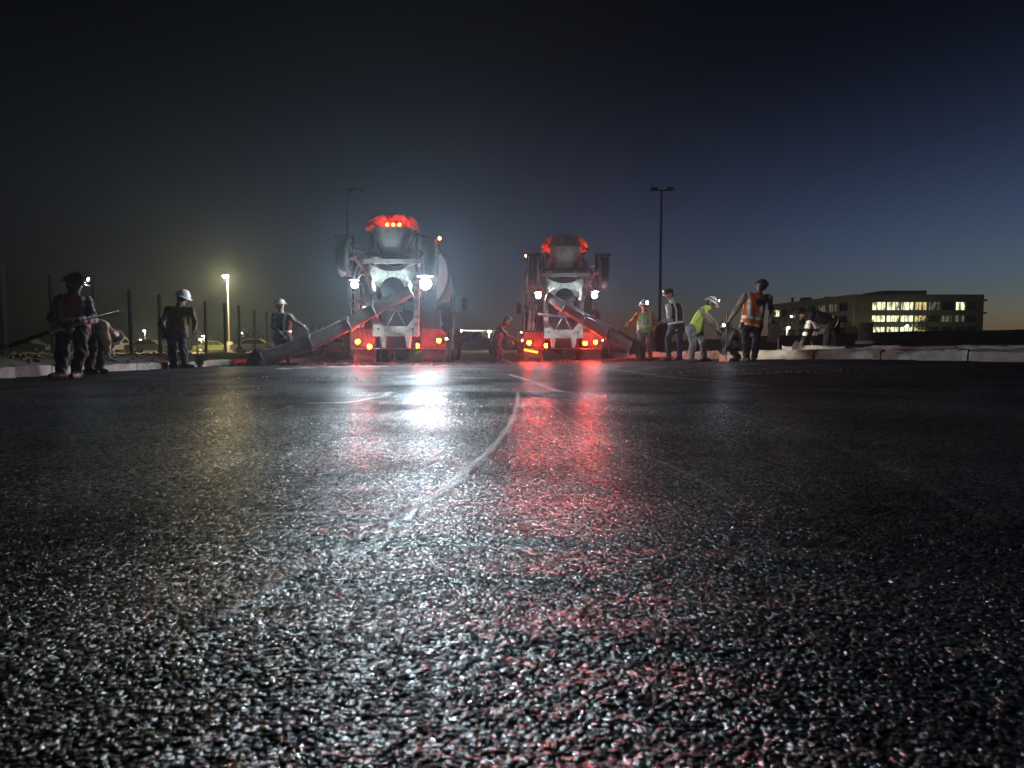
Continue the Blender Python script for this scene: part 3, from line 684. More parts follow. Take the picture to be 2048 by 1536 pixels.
    mb = MB(); mb.tube([(marker_x, -.76, 3.24), (marker_x, -.72, 2.95), (marker_x * .9, -.7, 2.7)], .018, 6); P(mb, 'marker_bracket', 'steel')
    for (x, y, z, rad, mat, d_) in works:
        wl = lamp(root, 'work_light', (x, y, z), rad, mat, d_, .10, 'steel', prot=.05, beam=(WORK_BEAM * (rad / .13) ** 2 * (1 if mat == 'work' else .25), (.72, .9, 1.0), 46, (-loc[0] * .05, -1, -.10)))
        MB().prism([(y + .1, z + rad * 1.2), (y + .1, z + rad * 1.32), (y - .16, z + rad * 1.5), (y - .16, z + rad * 1.42)], 'x', x - rad * 1.5, x + rad * 1.5).build('visor', M['steel'], wl, smooth=0)  # visor added to block the lamp's upward light from the tyres
    # folding chute in sections
    top_n = len(chute) - 1; c0 = None
    for i in range(top_n):
        a = Vector(chute[i]); b_ = Vector(chute[i + 1]); rad = .185 + .022 * i; tdir = (b_ - a).normalized()
        side = tdir.cross(Vector((0, 0, 1))).normalized(); up = side.cross(tdir).normalized()
        def cs(p, rr_, n_=11):
            out = []
            for k in range(n_):
                th = math.pi + math.pi * k / (n_ - 1); out.append(p + side * (rr_ * math.cos(th)) + up * (rr_ * math.sin(th) * 1.05))
            return [out[0] + up * .07] + out + [out[-1] + up * .07]
        rad0, rad1 = rad, rad + .03
        mb = MB()
        ra_ = [cs(a + (b_ - a) * t_, rad0 + (rad1 - rad0) * t_) for t_ in (0, .25, .5, .75, 1)]; rb_ = [cs(a + (b_ - a) * t_, rad0 + (rad1 - rad0) * t_ - .014) for t_ in (1, .75, .5, .25, 0)]
        mb.sheet([list(r_) for r_ in (ra_ + rb_ + ra_[:1])])
        for k in (0, -1): mb.tube([r_[k] for r_ in ra_], .022, 6)
        for t_ in (.01, .99):
            rr_ = cs(a + (b_ - a) * t_, rad0 + (rad1 - rad0) * t_ + .015); mb.tube(rr_, .02, 6)
        if c0 is None: c0 = mb.build('chute', M['chute'], root)
        else: mb.build('chute_section', M['chute'], c0)
        if i > 0:
            q = cs(a, rad0 + .02)
            for p in (q[0], q[-1]):
                hg = MB(); hg.box(p + up * .03, (.10, .10, .09)); hg.tube([p - side * .04 + up * .07, p + side * .04 + up * .07], .02, 6)
                hg.build('chute_hinge', M['steel'], c0)
    sp = [Vector(p) for p in spout]; mb = MB(); g = []
    for i, p in enumerate(sp):
        td = (sp[min(i + 1, len(sp) - 1)] - sp[max(i - 1, 0)]).normalized(); side = td.cross(Vector((0, 1, 0))).normalized(); up = side.cross(td)
        wv = .21 - .04 * i / (len(sp) - 1)
        g.append([p + Vector((0, 1, 0)) * wv * math.cos(th) + side * wv * .8 * math.sin(th) for th in [2 * math.pi * k / 14 for k in range(15)]])
    mb.sheet(g); mb.build('chute_spout', M['frame'], c0)
    return root

TL = Vector((-3.06, 16.2, -.065)); TR = Vector((1.60, 19.0, -.065))
def loc_of(px, py, Y, T):   # pixel at distance -> truck coordinates
    return tuple(at(px, py, Y) - T)
cl = [loc_of(818, 578, 15.35, TL), loc_of(742, 616, 15.2, TL), loc_of(690, 644, 15.0, TL), loc_of(612, 680, 14.6, TL), loc_of(516, 712, 14.1, TL)]
sl = [loc_of(522, 704, 14.15, TL), loc_of(512, 714, 14.1, TL), loc_of(505, 724, 14.1, TL), loc_of(499, 737, 14.1, TL)]
mixer('concrete_mixer_truck', 'concrete mixer truck with three red lamps on its hopper and a chute slanting left', TL, R(1.5),
      [(-1.07, .66, .058), (-.76, .53, .058), (.51, .55, .058), (1.09, .69, .056)],
      [(.86, -.98, 2.10, .13, 'work', (.02, -1, -.10)), (-.92, -.96, 2.08, .075, 'work', (-.05, -1, -.22))],
      cl, sl, True, [(-1.20, 2.80), (.98, 2.80)], 1.2)
cr = [loc_of(1100, 590, 18.1, TR), loc_of(1135, 613, 17.9, TR), loc_of(1178, 638, 17.6, TR), loc_of(1226, 664, 17.2, TR), loc_of(1274, 690, 16.8, TR)]
sr = [loc_of(1262, 684, 16.85, TR), loc_of(1276, 694, 16.8, TR), loc_of(1282, 705, 16.8, TR), loc_of(1284, 719, 16.8, TR)]
mixer('concrete_mixer_truck', 'concrete mixer truck with bare red-lit hopper sides and chute running down to the right', TR, R(-1.0),
      [(-1.06, .66, .062), (-.52, .57, .062), (.70, .64, .062), (1.03, .68, .056)],
      [(-.80, -.95, 2.05, .065, 'work_s', (.0, -1, -.2)), (.88, -.95, 2.06, .075, 'work_s', (.05, -1, -.2))],
      cr, sr, False, [(-.95, 2.78), (1.14, 2.78)], -1.16)
tr2 = [o for o in bpy.data.objects if o.name == 'concrete_mixer_truck.001'][0]
mb = MB(); mb.box((-1.0, -.07, .40), (.44, .03, .05), Matrix.Rotation(R(11), 3, 'Y')); mb.build('amber_streak', M['amber'], tr2, smooth=0)  # glowing bar standing in for an orange streak of light

# ------------------------------------------------------------------ people
def capsule_field(F, MI, DM, org, dx, a, b, ra, rb, mi, k):
    a = np.array(a); b = np.array(b); r = max(ra, rb) + .07
    lo = np.maximum(np.floor((np.minimum(a, b) - r - org) / dx).astype(int), 0); hi = np.minimum(np.ceil((np.maximum(a, b) + r - org) / dx).astype(int) + 1, F.shape)
    if (hi <= lo).any(): return
    sl = tuple(slice(lo[i], hi[i]) for i in range(3))
    g = [org[i] + dx * np.arange(lo[i], hi[i]) for i in range(3)]
    x, y, z = np.meshgrid(*g, indexing='ij', sparse=True)
    e = b - a; L = float(e @ e) + 1e-9
    t = np.clip(((x - a[0]) * e[0] + (y - a[1]) * e[1] + (z - a[2]) * e[2]) / L, 0, 1)
    d = np.sqrt((x - a[0] - t * e[0]) ** 2 + (y - a[1] - t * e[1]) ** 2 + (z - a[2] - t * e[2]) ** 2) - (ra + (rb - ra) * t)
    f = F[sl]; hh = np.clip(.5 + .5 * (f - d) / k, 0, 1)
    F[sl] = f * (1 - hh) + d * hh - k * hh * (1 - hh)
    near = d < DM[sl]; DM[sl] = np.where(near, d, DM[sl]); MI[sl] = np.where(near, mi, MI[sl])

def surface_nets(F, org, dx):
    S = F < 0; n = F.shape
    c = [F[i:n[0] - 1 + i, j:n[1] - 1 + j, k:n[2] - 1 + k] for i in (0, 1) for j in (0, 1) for k in (0, 1)]
    s = [x < 0 for x in c]; cnt = sum(x.astype(np.int8) for x in s); act = (cnt > 0) & (cnt < 8)
    cells = np.argwhere(act); idx = -np.ones(act.shape, int); idx[act] = np.arange(len(cells))
    V = [x[act] for x in c]; pos = np.zeros((len(cells), 3)); num = np.zeros(len(cells))
    cor = [np.array((i, j, k), float) for i in (0, 1) for j in (0, 1) for k in (0, 1)]
    for a in range(8):
        for b in range(a + 1, 8):
            if np.abs(cor[a] - cor[b]).sum() != 1: continue
            x = (V[a] < 0) != (V[b] < 0); t = np.where(x, V[a] / np.where(x, V[a] - V[b], 1), 0)
            pos += np.where(x[:, None], cor[a] + t[:, None] * (cor[b] - cor[a]), 0); num += x
    pos = (cells + pos / num[:, None]) * dx + org
    quads = []
    for ax in range(3):
        o1, o2 = [(1, 2), (2, 0), (0, 1)][ax]
        A = [slice(None)] * 3; B = [slice(None)] * 3; A[ax] = slice(0, -1); B[ax] = slice(1, None)
        ch = np.argwhere(S[tuple(A)] != S[tuple(B)])
        ok = (ch[:, o1] > 0) & (ch[:, o2] > 0) & (ch[:, o1] < n[o1] - 1) & (ch[:, o2] < n[o2] - 1); ch = ch[ok]
        flip = S[tuple(A)][tuple(ch.T)]
        e1 = np.zeros(3, int); e1[o1] = 1; e2 = np.zeros(3, int); e2[o2] = 1
        q = np.stack([idx[tuple((ch - e1 - e2).T)], idx[tuple((ch - e2).T)], idx[tuple(ch.T)], idx[tuple((ch - e1).T)]], 1)
        q[~flip] = q[~flip][:, ::-1]; quads.append(q)
    return pos, np.concatenate(quads), cells

def np_mesh(name, pos, q, mats, mi):
    me = bpy.data.meshes.new(name); me.vertices.add(len(pos)); me.vertices.foreach_set('co', pos.astype(np.float32).ravel())
    me.loops.add(q.size); me.loops.foreach_set('vertex_index', q.ravel().astype(np.int32))
    me.polygons.add(len(q)); me.polygons.foreach_set('loop_start', np.arange(0, q.size, 4, dtype=np.int32))
    me.polygons.foreach_set('material_index', mi.astype(np.int32))
    for m_ in mats: me.materials.append(m_)
    me.update(calc_edges=True); me.validate(); me.shade_smooth(); return me

CL = {
    'skin': pm('skin', (.36, .21, .14), .5, var=.15, scale=20), 'eye': pm('eye', (.03, .025, .02), .2), 'lip': pm('lip', (.28, .12, .09), .5),
    'hair': pm('dark_hair', (.02, .015, .012), .6, scale=40), 'boots': pm('work_boots', (.05, .035, .025), .7, var=.4, scale=20), 'gloves': pm('work_gloves', (.10, .09, .08), .8, scale=20),
    'denim': pm('dark_jeans', (.028, .034, .055), .85, var=.4, scale=18, bump=.3), 'black': pm('black_cloth', (.018, .018, .02), .85, var=.3, scale=18, bump=.3),
    'greypants': pm('grey_work_trousers', (.26, .26, .27), .8, var=.4, scale=14, bump=.3), 'brown': pm('brown_canvas', (.17, .08, .035), .85, var=.45, scale=14, bump=.3),
    'white': pm('white_shirt', (.55, .53, .50), .85, var=.2, scale=14, bump=.3), 'greyshirt': pm('grey_shirt', (.22, .21, .20), .85, var=.25, scale=14, bump=.3),
    'orange': pm('orange_shirt', (.78, .17, .025), .8, var=.2, scale=14, bump=.3), 'yellow': pm('hi_vis_yellow_cloth', (.62, .75, .10), .8, var=.15, scale=14, bump=.3),
    'tan': pm('tan_shirt', (.36, .29, .20), .85, var=.25, scale=14, bump=.3), 'red': pm('dark_red_jacket', (.20, .045, .035), .85, var=.3, scale=14, bump=.3),
    'vorange': pm('hi_vis_orange_vest', (.85, .16, .02), .75, var=.1, scale=14, bump=.25), 'vlime': pm('hi_vis_lime_vest', (.55, .62, .22), .75, var=.1, scale=14, bump=.25),
    'vdark': pm('dark_vest', (.03, .03, .035), .8, scale=14, bump=.25), 'tape': pm('silver_reflective_tape', (.88, .87, .80), .4, var=.05),
    'helm_w': pm('white_hard_hat', (.74, .73, .70), .3, var=.1, coat=.3), 'helm_k': pm('dark_hard_hat', (.025, .025, .028), .3, coat=.3), 'straw': pm('tan_sun_hat', (.40, .34, .22), .8),
}

def person(label, Y, J, face, clothes, hat=('helm_w', None), vest=None, headlamp=None, belly=1.0, face_up=None, gloves=True, dx=.0095, plant=True, tape_arms=False):
    """J: joints as photo pixels (px, py, extra distance or None)"""
    up0 = Vector((0, 0, 1)); W = {}
    LEN = {'elL': ('shL', .30), 'elR': ('shR', .30), 'haL': ('elL', .27), 'haR': ('elR', .27), 'knL': ('hiL', .45), 'knR': ('hiR', .45), 'anL': ('knL', .44), 'anR': ('knR', .44)}
    off = {}
    for k in ('head', 'neck', 'shL', 'shR', 'hiL', 'hiR', 'elL', 'elR', 'haL', 'haR', 'knL', 'knR', 'anL', 'anR'):
        p = J[k]; d = p[2] if len(p) > 2 else None
        if d is None or d in ('+', '-'):
            if k in LEN:
                par, L = LEN[k]; q = at(p[0], p[1], Y + off[par]); pd = (q - W[par]).length
                sgn = 1 if d == '+' else (-1 if d == '-' else (0))
                e = math.sqrt(max(0, L * L - pd * pd)) if sgn else 0; d = off[par] + sgn * min(e, .26)
            else: d = 0
        off[k] = d; W[k] = at(p[0], p[1], Y + d)
    for s in 'LR':
        if plant:
            a = W['an' + s]; W['an' + s] = Vector((a.x, a.y, max(float(gz(a.x, a.y)), terr(a.x, a.y)) + .10))
    nk = W['neck']; hd = W['head']; f = Vector(face).normalized(); u = (hd - nk).normalized()
    hips = (W['hiL'] + W['hiR']) / 2; shs = (W['shL'] + W['shR']) / 2
    f = (f - u * f.dot(u) * .8).normalized(); sd = f.cross(u).normalized(); u = sd.cross(f).normalized()
    base = Vector(((W['anL'].x + W['anR'].x) / 2, (W['anL'].y + W['anR'].y) / 2, min(W['anL'].z, W['anR'].z) - .10))
    root = thing('person', label, 'person', base)
    sx = (W['shR'] - W['shL']).normalized(); spine = (shs - hips); sl_ = spine.length; sp_ = spine.normalized(); fw = sx.cross(sp_).normalized()
    if fw.dot(f) < 0: fw = -fw
    mats = ['skin', clothes['shirt'], clothes['trousers'], 'boots', 'gloves' if gloves else 'skin', 'eye', 'lip', clothes.get('sleeve', clothes['shirt']), 'tape', 'hair']
    SK, SH, TR_, BO, GL, EY, LI, SV, TP, HA = range(10)
    pr = []
    c = lambda a, b, ra, rb, m_, k=.03: pr.append((tuple(a), tuple(b), ra, rb, m_, k))
    chest = shs - sp_ * .13
    for s in (-1, 1):
        c(hips + sx * .075 * s + sp_ * .02, chest + sx * .095 * s, .118 * belly, .122, SH, .05)
    c(hips + fw * .03 + sp_ * .12, chest + fw * .02, .12 * belly, .115, SH, .06)
    c(W['shL'] + sx * .03 - sp_ * .01, W['shR'] - sx * .03 - sp_ * .01, .072, .072, SH, .05)
    c(shs - fw * .0, nk + (hd - nk) * .25, .085, .062, SH, .04)
    c(W['hiL'], W['hiR'], .125, .125, TR_, .05)
    c(nk - u * .05, hd - u * .06, .06, .058, SK, .02)
    for s in 'LR':
        sgn = -1 if s == 'L' else 1
        A, B, C_ = W['sh' + s], W['el' + s], W['ha' + s]
        c(A, B, .064, .054, SV, .035); c(B, B + (C_ - B) * .9, .053, .042, SV, .03)
        if tape_arms:
            for t_ in (.55, .82): q = A + (B - A) * t_; c(q, q + (B - A).normalized() * .04, .064, .062, TP, .004)
            q = B + (C_ - B) * .35; c(q, q + (C_ - B).normalized() * .04, .057, .055, TP, .004)
        wd = (C_ - B).normalized(); c(B + (C_ - B) * .88, C_, .034, .031, GL, .015)
        # palm, four fingers curling in, and a thumb
        cd = J.get('curl' + s); cd = Vector(cd).normalized() if cd else (Vector((0, 0, -1)) * .6 + f * .5).normalized()
        ac = wd.cross(cd)
        if ac.length < .1: ac = sx.copy()
        ac.normalize(); cd = ac.cross(wd).normalized()
        pe = C_ + wd * .075
        for o_ in (-.022, 0, .022): c(C_ + ac * o_ * .7, pe + ac * o_, .022, .017, GL, .012)
        for i_, o_ in enumerate((-.033, -.011, .011, .033)):
            L_ = (.030, .036, .034, .027)[i_]; k0 = pe + ac * o_; k1 = k0 + (wd * .75 + cd * .6).normalized() * L_; k2 = k1 + (wd * .1 + cd).normalized() * L_ * .85; k3 = k2 + (cd * .7 - wd * .7).normalized() * L_ * .6
            c(k0, k1, .0125, .0115, GL, .003); c(k1, k2, .0115, .0105, GL, .003); c(k2, k3, .0105, .0095, GL, .003)
        tb = C_ + wd * .02 - ac * .03 * sgn; t1 = tb + (wd * .6 - ac * sgn * .8 + cd * .4).normalized() * .04; t2 = t1 + (wd * .6 + cd * .7).normalized() * .035
        c(tb, t1, .017, .014, GL, .006); c(t1, t2, .0135, .0115, GL, .004)
        H_, K_, N_ = W['hi' + s], W['kn' + s], W['an' + s]
        c(H_, K_, .098, .074, TR_, .05); c(K_, K_ + (N_ - K_) * .92, .078, .066, TR_, .03)
        tf = J.get('toe' + s); tf = Vector(tf) if tf else Vector((f.x, f.y, 0)); tf.z = 0; tf.normalize()
        c(K_ + (N_ - K_) * .8, N_ - Vector((0, 0, .02)), .058, .054, BO, .015)
        hl = Vector((N_.x, N_.y, N_.z - .055)) - tf * .05
        c(hl, hl + tf * .11, .050, .047, BO, .015); c(hl + tf * .1, hl + tf * .20 - Vector((0, 0, .008)), .047, .036, BO, .015)
    # head
    c(hd + u * .02 - f * .035, hd - u * .05 - f * .035, .088, .072, HA, .015)
    c(hd + u * .03 - f * .015, hd + u * .0 + f * .012, .092, .088, SK, .02); c(hd - u * .03 + f * .02, hd - u * .088 + f * .055, .070, .040, SK, .03)
    c(hd + u * .0 + f * .092, hd - u * .032 + f * .108, .011, .017, SK, .012)
    for s in (-1, 1):
        c(hd + sd * .088 * s - u * .0 - f * .005, hd + sd * .092 * s - u * .045, .019, .014, SK, .008)
        c(hd + sd * .033 * s + u * .012 + f * .086, hd + sd * .036 * s + u * .012 + f * .086, .014, .014, EY, .004)
        c(hd + sd * .018 * s + u * .032 + f * .090, hd + sd * .05 * s + u * .03 + f * .080, .010, .008, EY, .006)
    c(hd + sd * .02 - u * .062 + f * .088, hd - sd * .02 - u * .062 + f * .088, .011, .011, LI, .006)
    pts = np.array([p for q in pr for p in q[:2]]); org = pts.min(0) - .2; n = np.ceil((pts.max(0) + .2 - org) / dx).astype(int) + 1
    Fd = np.full(n, .5, np.float32); MI = np.zeros(n, np.int8); DM = np.full(n, 9., np.float32)
    for q in pr: capsule_field(Fd, MI, DM, org, dx, np.array(q[0]), np.array(q[1]), q[2], q[3], q[4], q[5])
    # cloth folds
    g = [org[i] + dx * np.arange(n[i]) for i in range(3)]; x, y, z = np.meshgrid(*g, indexing='ij', sparse=True)
    ph = (len(label) * 7 % 97) * .37; fold = (.6 * np.sin(x * 21 + z * 26 + 2.4 * np.sin(y * 17 + ph) + 2 * np.sin(z * 11 + ph)) * np.sin(z * 19 - y * 25 + 2.6 * np.sin(x * 13 + z * 9)) + .5 * np.sin(x * 43 - z * 17 + 3 * np.sin(z * 13 + y * 21))).astype(np.float32)
    Fd = Fd + np.where((MI == SH) | (MI == TR_) | (MI == SV), fold * .012, 0).astype(np.float32)
    pos, q, cells = surface_nets(Fd, org, dx)
    vm = MI[tuple(cells.T)]; fm = vm[q[:, 0]]
    pos_l = pos - np.array(base)
    me = np_mesh('body', pos_l, q, [CL[m_] for m_ in mats], fm); link('body', me, root)
    # vest
    if vest:
        col, st = vest
        prv = []
        for s in (-1, 1): prv.append((hips + sx * .08 * s + sp_ * .0, chest + sx * .10 * s, .140 * belly, .142))
        prv.append((hips + fw * .03 + sp_ * .1, chest + fw * .02, .142 * belly, .135)); prv.append((W['shL'] + sx * .07, W['shR'] - sx * .07, .088, .088)); prv.append((chest, shs, .13, .10))
        Fv = np.full(n, .5, np.float32); M2 = np.zeros(n, np.int8); D2 = np.full(n, 9., np.float32)
        for a, b_, ra, rb in prv: capsule_field(Fv, M2, D2, org, dx, np.array(a), np.array(b_), ra, rb, 0, .05)
        tz = (x - hips.x) * sp_.x + (y - hips.y) * sp_.y + (z - hips.z) * sp_.z; lat = (x - hips.x) * sx.x + (y - hips.y) * sx.y + (z - hips.z) * sx.z
        Fv = np.maximum(Fv + fold * .005, (-.02 - tz)); Fv = np.maximum(Fv, np.abs(lat) - .215)
        Fv = np.maximum(Fv, (tz - (sl_ + .065))).astype(np.float32)
        pv, qv, cv = surface_nets(Fv, org, dx)
        ctr = pv[qv].mean(1); tzc = (ctr - np.array(hips)) @ np.array(sp_); lc = (ctr - np.array(hips)) @ np.array(sx)
        band = ((tzc > .13) & (tzc < .185)) | ((np.abs(np.abs(lc) - .125) < .026) & (tzc > .185)) | ((tzc > -.0) & (tzc < .035) if st > 1 else False)
        me = np_mesh('safety_vest', pv - np.array(base), qv, [CL[col], CL['tape']], band.astype(int)); link('safety_vest', me, root)
        if st == 3:
            T = zto(-fw, shs - sp_ * .12 - fw * .158 - base); MB().lathe([(.075, -.012), (.072, .012), (0, .016)], 20, T).build('emblem', CL['vdark'], root)
    # hat
    hm, bk = hat
    hc = hd + u * .028 - base; B4 = basis(sd, f, u, hc)
    hb = MB(); rows = []
    for i in range(8):
        a = math.pi / 2 * i / 7; rows.append([B4 @ Vector((.124 * math.cos(a) * math.cos(th), .146 * math.cos(a) * math.sin(th), .118 * math.sin(a) + (.012 * math.exp(-(math.cos(th) * 4) ** 2) * math.cos(a)))) for th in [2 * math.pi * k / 24 for k in range(25)]])
    hb.sheet(rows)
    if hm == 'straw': br, bf = .24, .25
    elif bk == 'cap': br, bf = .126, .148
    else: br, bf = .152, .195
    ring1 = [B4 @ Vector((.123 * math.cos(th), .145 * math.sin(th), -.002)) for th in [2 * math.pi * k / 24 for k in range(25)]]
    ring2 = [B4 @ Vector((br * math.cos(th), (bf if math.sin(th) > 0 else br * 1.12) * math.sin(th), -.018)) for th in [2 * math.pi * k / 24 for k in range(25)]]
    ring3 = [p - u * .008 for p in ring2]; ring4 = [p - u * .010 for p in ring1]; hb.sheet([ring1, ring2, ring3, ring4])
    if bk == 'cap':   # visor turned to the back
        sg = -1
        hb.sheet([[B4 @ Vector((x_ * .10, sg * (.13 + yy * .085 * math.sqrt(max(0, 1 - x_ * x_ * .8))), -.012 - .012 * abs(x_) - .008 * yy)) for x_ in (-1, -.6, -.2, .2, .6, 1)] for yy in (0, .5, 1)])
    else:
        hb.tube([B4 @ Vector((0, .13 * math.cos(a), .122 * math.sin(a) + .004)) for a in [math.pi * k / 10 for k in range(11)]], .012, 6)
    hb.build('cap' if bk == 'cap' else ('sun_hat' if hm == 'straw' else 'hard_hat'), CL[hm], root)
    if headlamp:
        dirv, mt = headlamp[:2]; dv = Vector(dirv).normalized(); p = hc + u * .035 + Vector((dv.x, dv.y, 0)) * .145
        hl = MB().lathe([(.02, -.03), (.032, -.02), (.034, .004), (.026, .006), (.026, 0), (0, 0)], 14, zto(dv, p)).build('headlamp', CL['vdark' if mt != 'off' else 'tape'], root)
        MB().lathe([(.026, .001), (.02, .009), (0, .012)], 12, zto(dv, p)).build('lens', M[mt] if mt != 'off' else CL['tape'], hl)
        if len(headlamp) > 2:
            bm_ = headlamp[2]; L = bpy.data.lights.new('headlamp_beam', 'SPOT'); L.energy = bm_[0]; L.color = bm_[1]; L.spot_size = R(bm_[2]); L.spot_blend = 1.0; L.shadow_soft_size = .03
            lo = link('headlamp_beam', L, root); lo.matrix_local = basis(*(zto(tuple(-x for x in bm_[3]), p).to_3x3().transposed()), p + dv * .03)
        sb = MB(); sb.sheet([[B4 @ Vector((.127 * math.cos(th), .149 * math.sin(th), zz)) for th in [2 * math.pi * k / 24 for k in range(25)]] for zz in (.022, .046)]); sb.build('headlamp_strap', CL['vdark'], root)
    root['_j'] = 0; del root['_j']
    return root, {k: v for k, v in W.items()}

_, JA = person('person in a dark hard hat and orange vest gripping a long float handle', 8.4,
    dict(head=(150, 567), neck=(147, 586), shL=(120, 598, -.08), shR=(174, 602, .10), hiL=(128, 660), hiR=(160, 661), elL=(104, 636, -.12), haL=(132, 652, -.32), elR=(186, 640, -.05), haR=(160, 640, -.36),
         knL=(124, 706, '-'), anL=(122, 748), knR=(162, 706, '-'), anR=(152, 748), toeL=(-.2, -1, 0), toeR=(.3, -1, 0)),
    (.9, -.25, -.3), dict(shirt='greyshirt', trousers='black'), ('helm_k', None), ('vorange', 1), ((1, .28, -.06), 'headlamp', (1000, (.9, .95, 1.0), 60, (1, .40, -.06))))  # lit headlamp and its beam are added to brighten the vests at right
_, JB = person('person in a pale cap and tan shirt bent double beside the long float handle', 9.6,
    dict(head=(226, 672), neck=(215, 660), shL=(206, 652, -.18), shR=(208, 652, .18), hiL=(182, 655, -.1), hiR=(184, 655, .1), elL=(214, 685, -.2), haL=(216, 708, -.2), elR=(222, 685, .2), haR=(222, 708, .2),
         knL=(184, 695, -.1), anL=(178, 738, -.1), knR=(206, 690, .1), anR=(198, 735, .1), toeL=(1, -.2, 0), toeR=(1, -.2, 0)),
    (.9, -.1, -.9), dict(shirt='tan', trousers='black'), ('helm_w', None), None)
_, JC = person('person seen from behind in a white hard hat and brown jacket, standing with a shovel', 12.4,
    dict(head=(366, 594), neck=(359, 611), shL=(336, 618), shR=(382, 620), hiL=(343, 668), hiR=(363, 668), elL=(324, 644, .08), haL=(326, 666, -.05), elR=(390, 642, .1), haR=(388, 658, .25),
         knL=(345, 706), anL=(347, 738), knR=(367, 706), anR=(371, 738, .1), toeL=(.5, 1, 0), toeR=(1, .3, 0)),
    (.35, 1, -.4), dict(shirt='brown', trousers='denim'), ('helm_w', None), ('vorange', 0) and None, None, 1.15)
_, JD = person('person in a white hard hat and dark vest steadying the left mixer chute', 14.95,
    dict(head=(560, 609), neck=(562, 623), shL=(548, 632, .05), shR=(580, 632, -.03), hiL=(556, 676), hiR=(574, 676), elL=(546, 655, -.1), haL=(566, 670, -.28), elR=(593, 645, -.1), haR=(609, 654, -.2),
         knL=(558, 706), anL=(558, 734), knR=(577, 706), anR=(579, 734), toeL=(.4, -1, 0), toeR=(.7, -1, 0)),
    (.9, -.5, -.25), dict(shirt='greyshirt', trousers='denim'), ('helm_w', None), ('vdark', 1))
_, JE = person('person in a dark red jacket stooping beside the rear wheel of the right mixer truck', 18.4,
    dict(head=(1015, 640), neck=(1008, 650), shL=(1001, 655, -.16), shR=(1003, 655, .16), hiL=(991, 681, -.09), hiR=(993, 681, .09), elL=(1014, 672, -.2), haL=(1029, 678, -.2), elR=(1012, 672, .15), haR=(1024, 684, .1),
         knL=(994, 703, -.09), anL=(993, 722, -.1), knR=(1001, 702, .09), anR=(1003, 722, .1), toeL=(1, -.2, 0), toeR=(1, .2, 0)),
    (1, -.25, -.6), dict(shirt='red', trousers='denim'), ('helm_k', None), None, None, 1.1)
_, JF = person('person in an orange shirt and lime vest with a bright headlamp behind the right chute', 16.9,
    dict(head=(1288, 610), neck=(1289, 623), shL=(1275, 629), shR=(1304, 629), hiL=(1282, 664), hiR=(1298, 664), elL=(1263, 644), haL=(1251, 655, -.1), elR=(1312, 647), haR=(1308, 663, -.2),
         knL=(1282, 690), anL=(1282, 715), knR=(1299, 690), anR=(1300, 715), toeL=(-.2, -1, 0), toeR=(.3, -1, 0)),
    (-.05, -1, -.1), dict(shirt='orange', trousers='greypants'), ('helm_w', None), ('vlime', 1), ((.5, -1, -.12), 'headlamp'))
_, JG = person('person in a dark cap and dark striped vest over a white shirt, one knee raised', 15.7,
    dict(head=(1338, 588), neck=(1345, 603), shL=(1336, 612, -.12), shR=(1361, 612, .10), hiL=(1346, 657), hiR=(1360, 657), elL=(1338, 640, -.2), haL=(1322, 645, -.3), elR=(1364, 640, 0), haR=(1334, 640, -.22),
         knL=(1336, 676, -.25), anL=(1338, 710, -.1), knR=(1359, 686), anR=(1359, 713), toeL=(-1, -.3, 0), toeR=(-.8, -.6, 0)),
    (-1, -.45, -.3), dict(shirt='white', trousers='denim'), ('helm_k', 'cap'), ('vdark', 1), ((-1, -.4, 0), 'off'))
_, JH = person('person leaning far forward in a yellow hi-vis shirt and grey trousers, pushing a shovel', 13.7,
    dict(head=(1422, 606), neck=(1414, 618), shL=(1404, 622, -.18), shR=(1408, 622, .18), hiL=(1382, 660, -.1), hiR=(1396, 660, .1), elL=(1418, 646, -.2), haL=(1436, 664, -.15), elR=(1426, 644, .12), haR=(1444, 676, 0),
         knL=(1386, 688, -.18), anL=(1382, 716, -.05), knR=(1406, 688, -.05), anR=(1408, 715, .1), toeL=(.8, -.6, 0), toeR=(.9, -.4, 0)),
    (1, -.3, -.75), dict(shirt='yellow', trousers='greypants', sleeve='tan'), ('helm_w', None), None, ((1, -.5, -.4), 'marker_red'), 1.1)
_, JI = person('person seen from behind in an orange vest with silver stripes and a backwards dark cap', 12.6,
    dict(head=(1523, 572), neck=(1516, 588), shL=(1489, 593, -.02), shR=(1538, 595, .02), hiL=(1491, 652), hiR=(1514, 652), elL=(1470, 624, .05), haL=(1456, 644, .15), elR=(1544, 626, 0), haR=(1542, 646, -.05),
         knL=(1492, 688), anL=(1493, 718), knR=(1512, 688), anR=(1508, 718), toeL=(-.4, 1, 0), toeR=(.4, 1, 0), curlR=(0, 0, -1)),
    (.1, 1, -.25), dict(shirt='tan', trousers='black'), ('helm_k', 'cap'), ('vorange', 3), ((-.35, .94, -.1), 'headlamp', (620, (1, .93, .78), 66, (.50, 1, -.60))), 1.05)  # beam added to light the kerb and the bent worker ahead
_, JJ = person('person in black with pale reflective bands on the sleeves, bent over the kerb slab', 15.2,
    dict(head=(1592, 633), neck=(1606, 629), shL=(1622, 627, -.18), shR=(1624, 628, .18), hiL=(1664, 645, -.1), hiR=(1670, 645, .1), elL=(1614, 658, -.2), haL=(1604, 684, -.2), elR=(1634, 658, .15), haR=(1624, 684, .12),
         knL=(1654, 668, -.1), anL=(1652, 692, -.1), knR=(1672, 668, .1), anR=(1666, 692, .1), toeL=(-1, -.2, 0), toeR=(-1, -.2, 0)),
    (-.8, -.3, -1), dict(shirt='black', trousers='black'), ('helm_k', None), ('vdark', 2), ((-.7, -.7, -.6), 'marker_red'), 1.15, tape_arms=True)
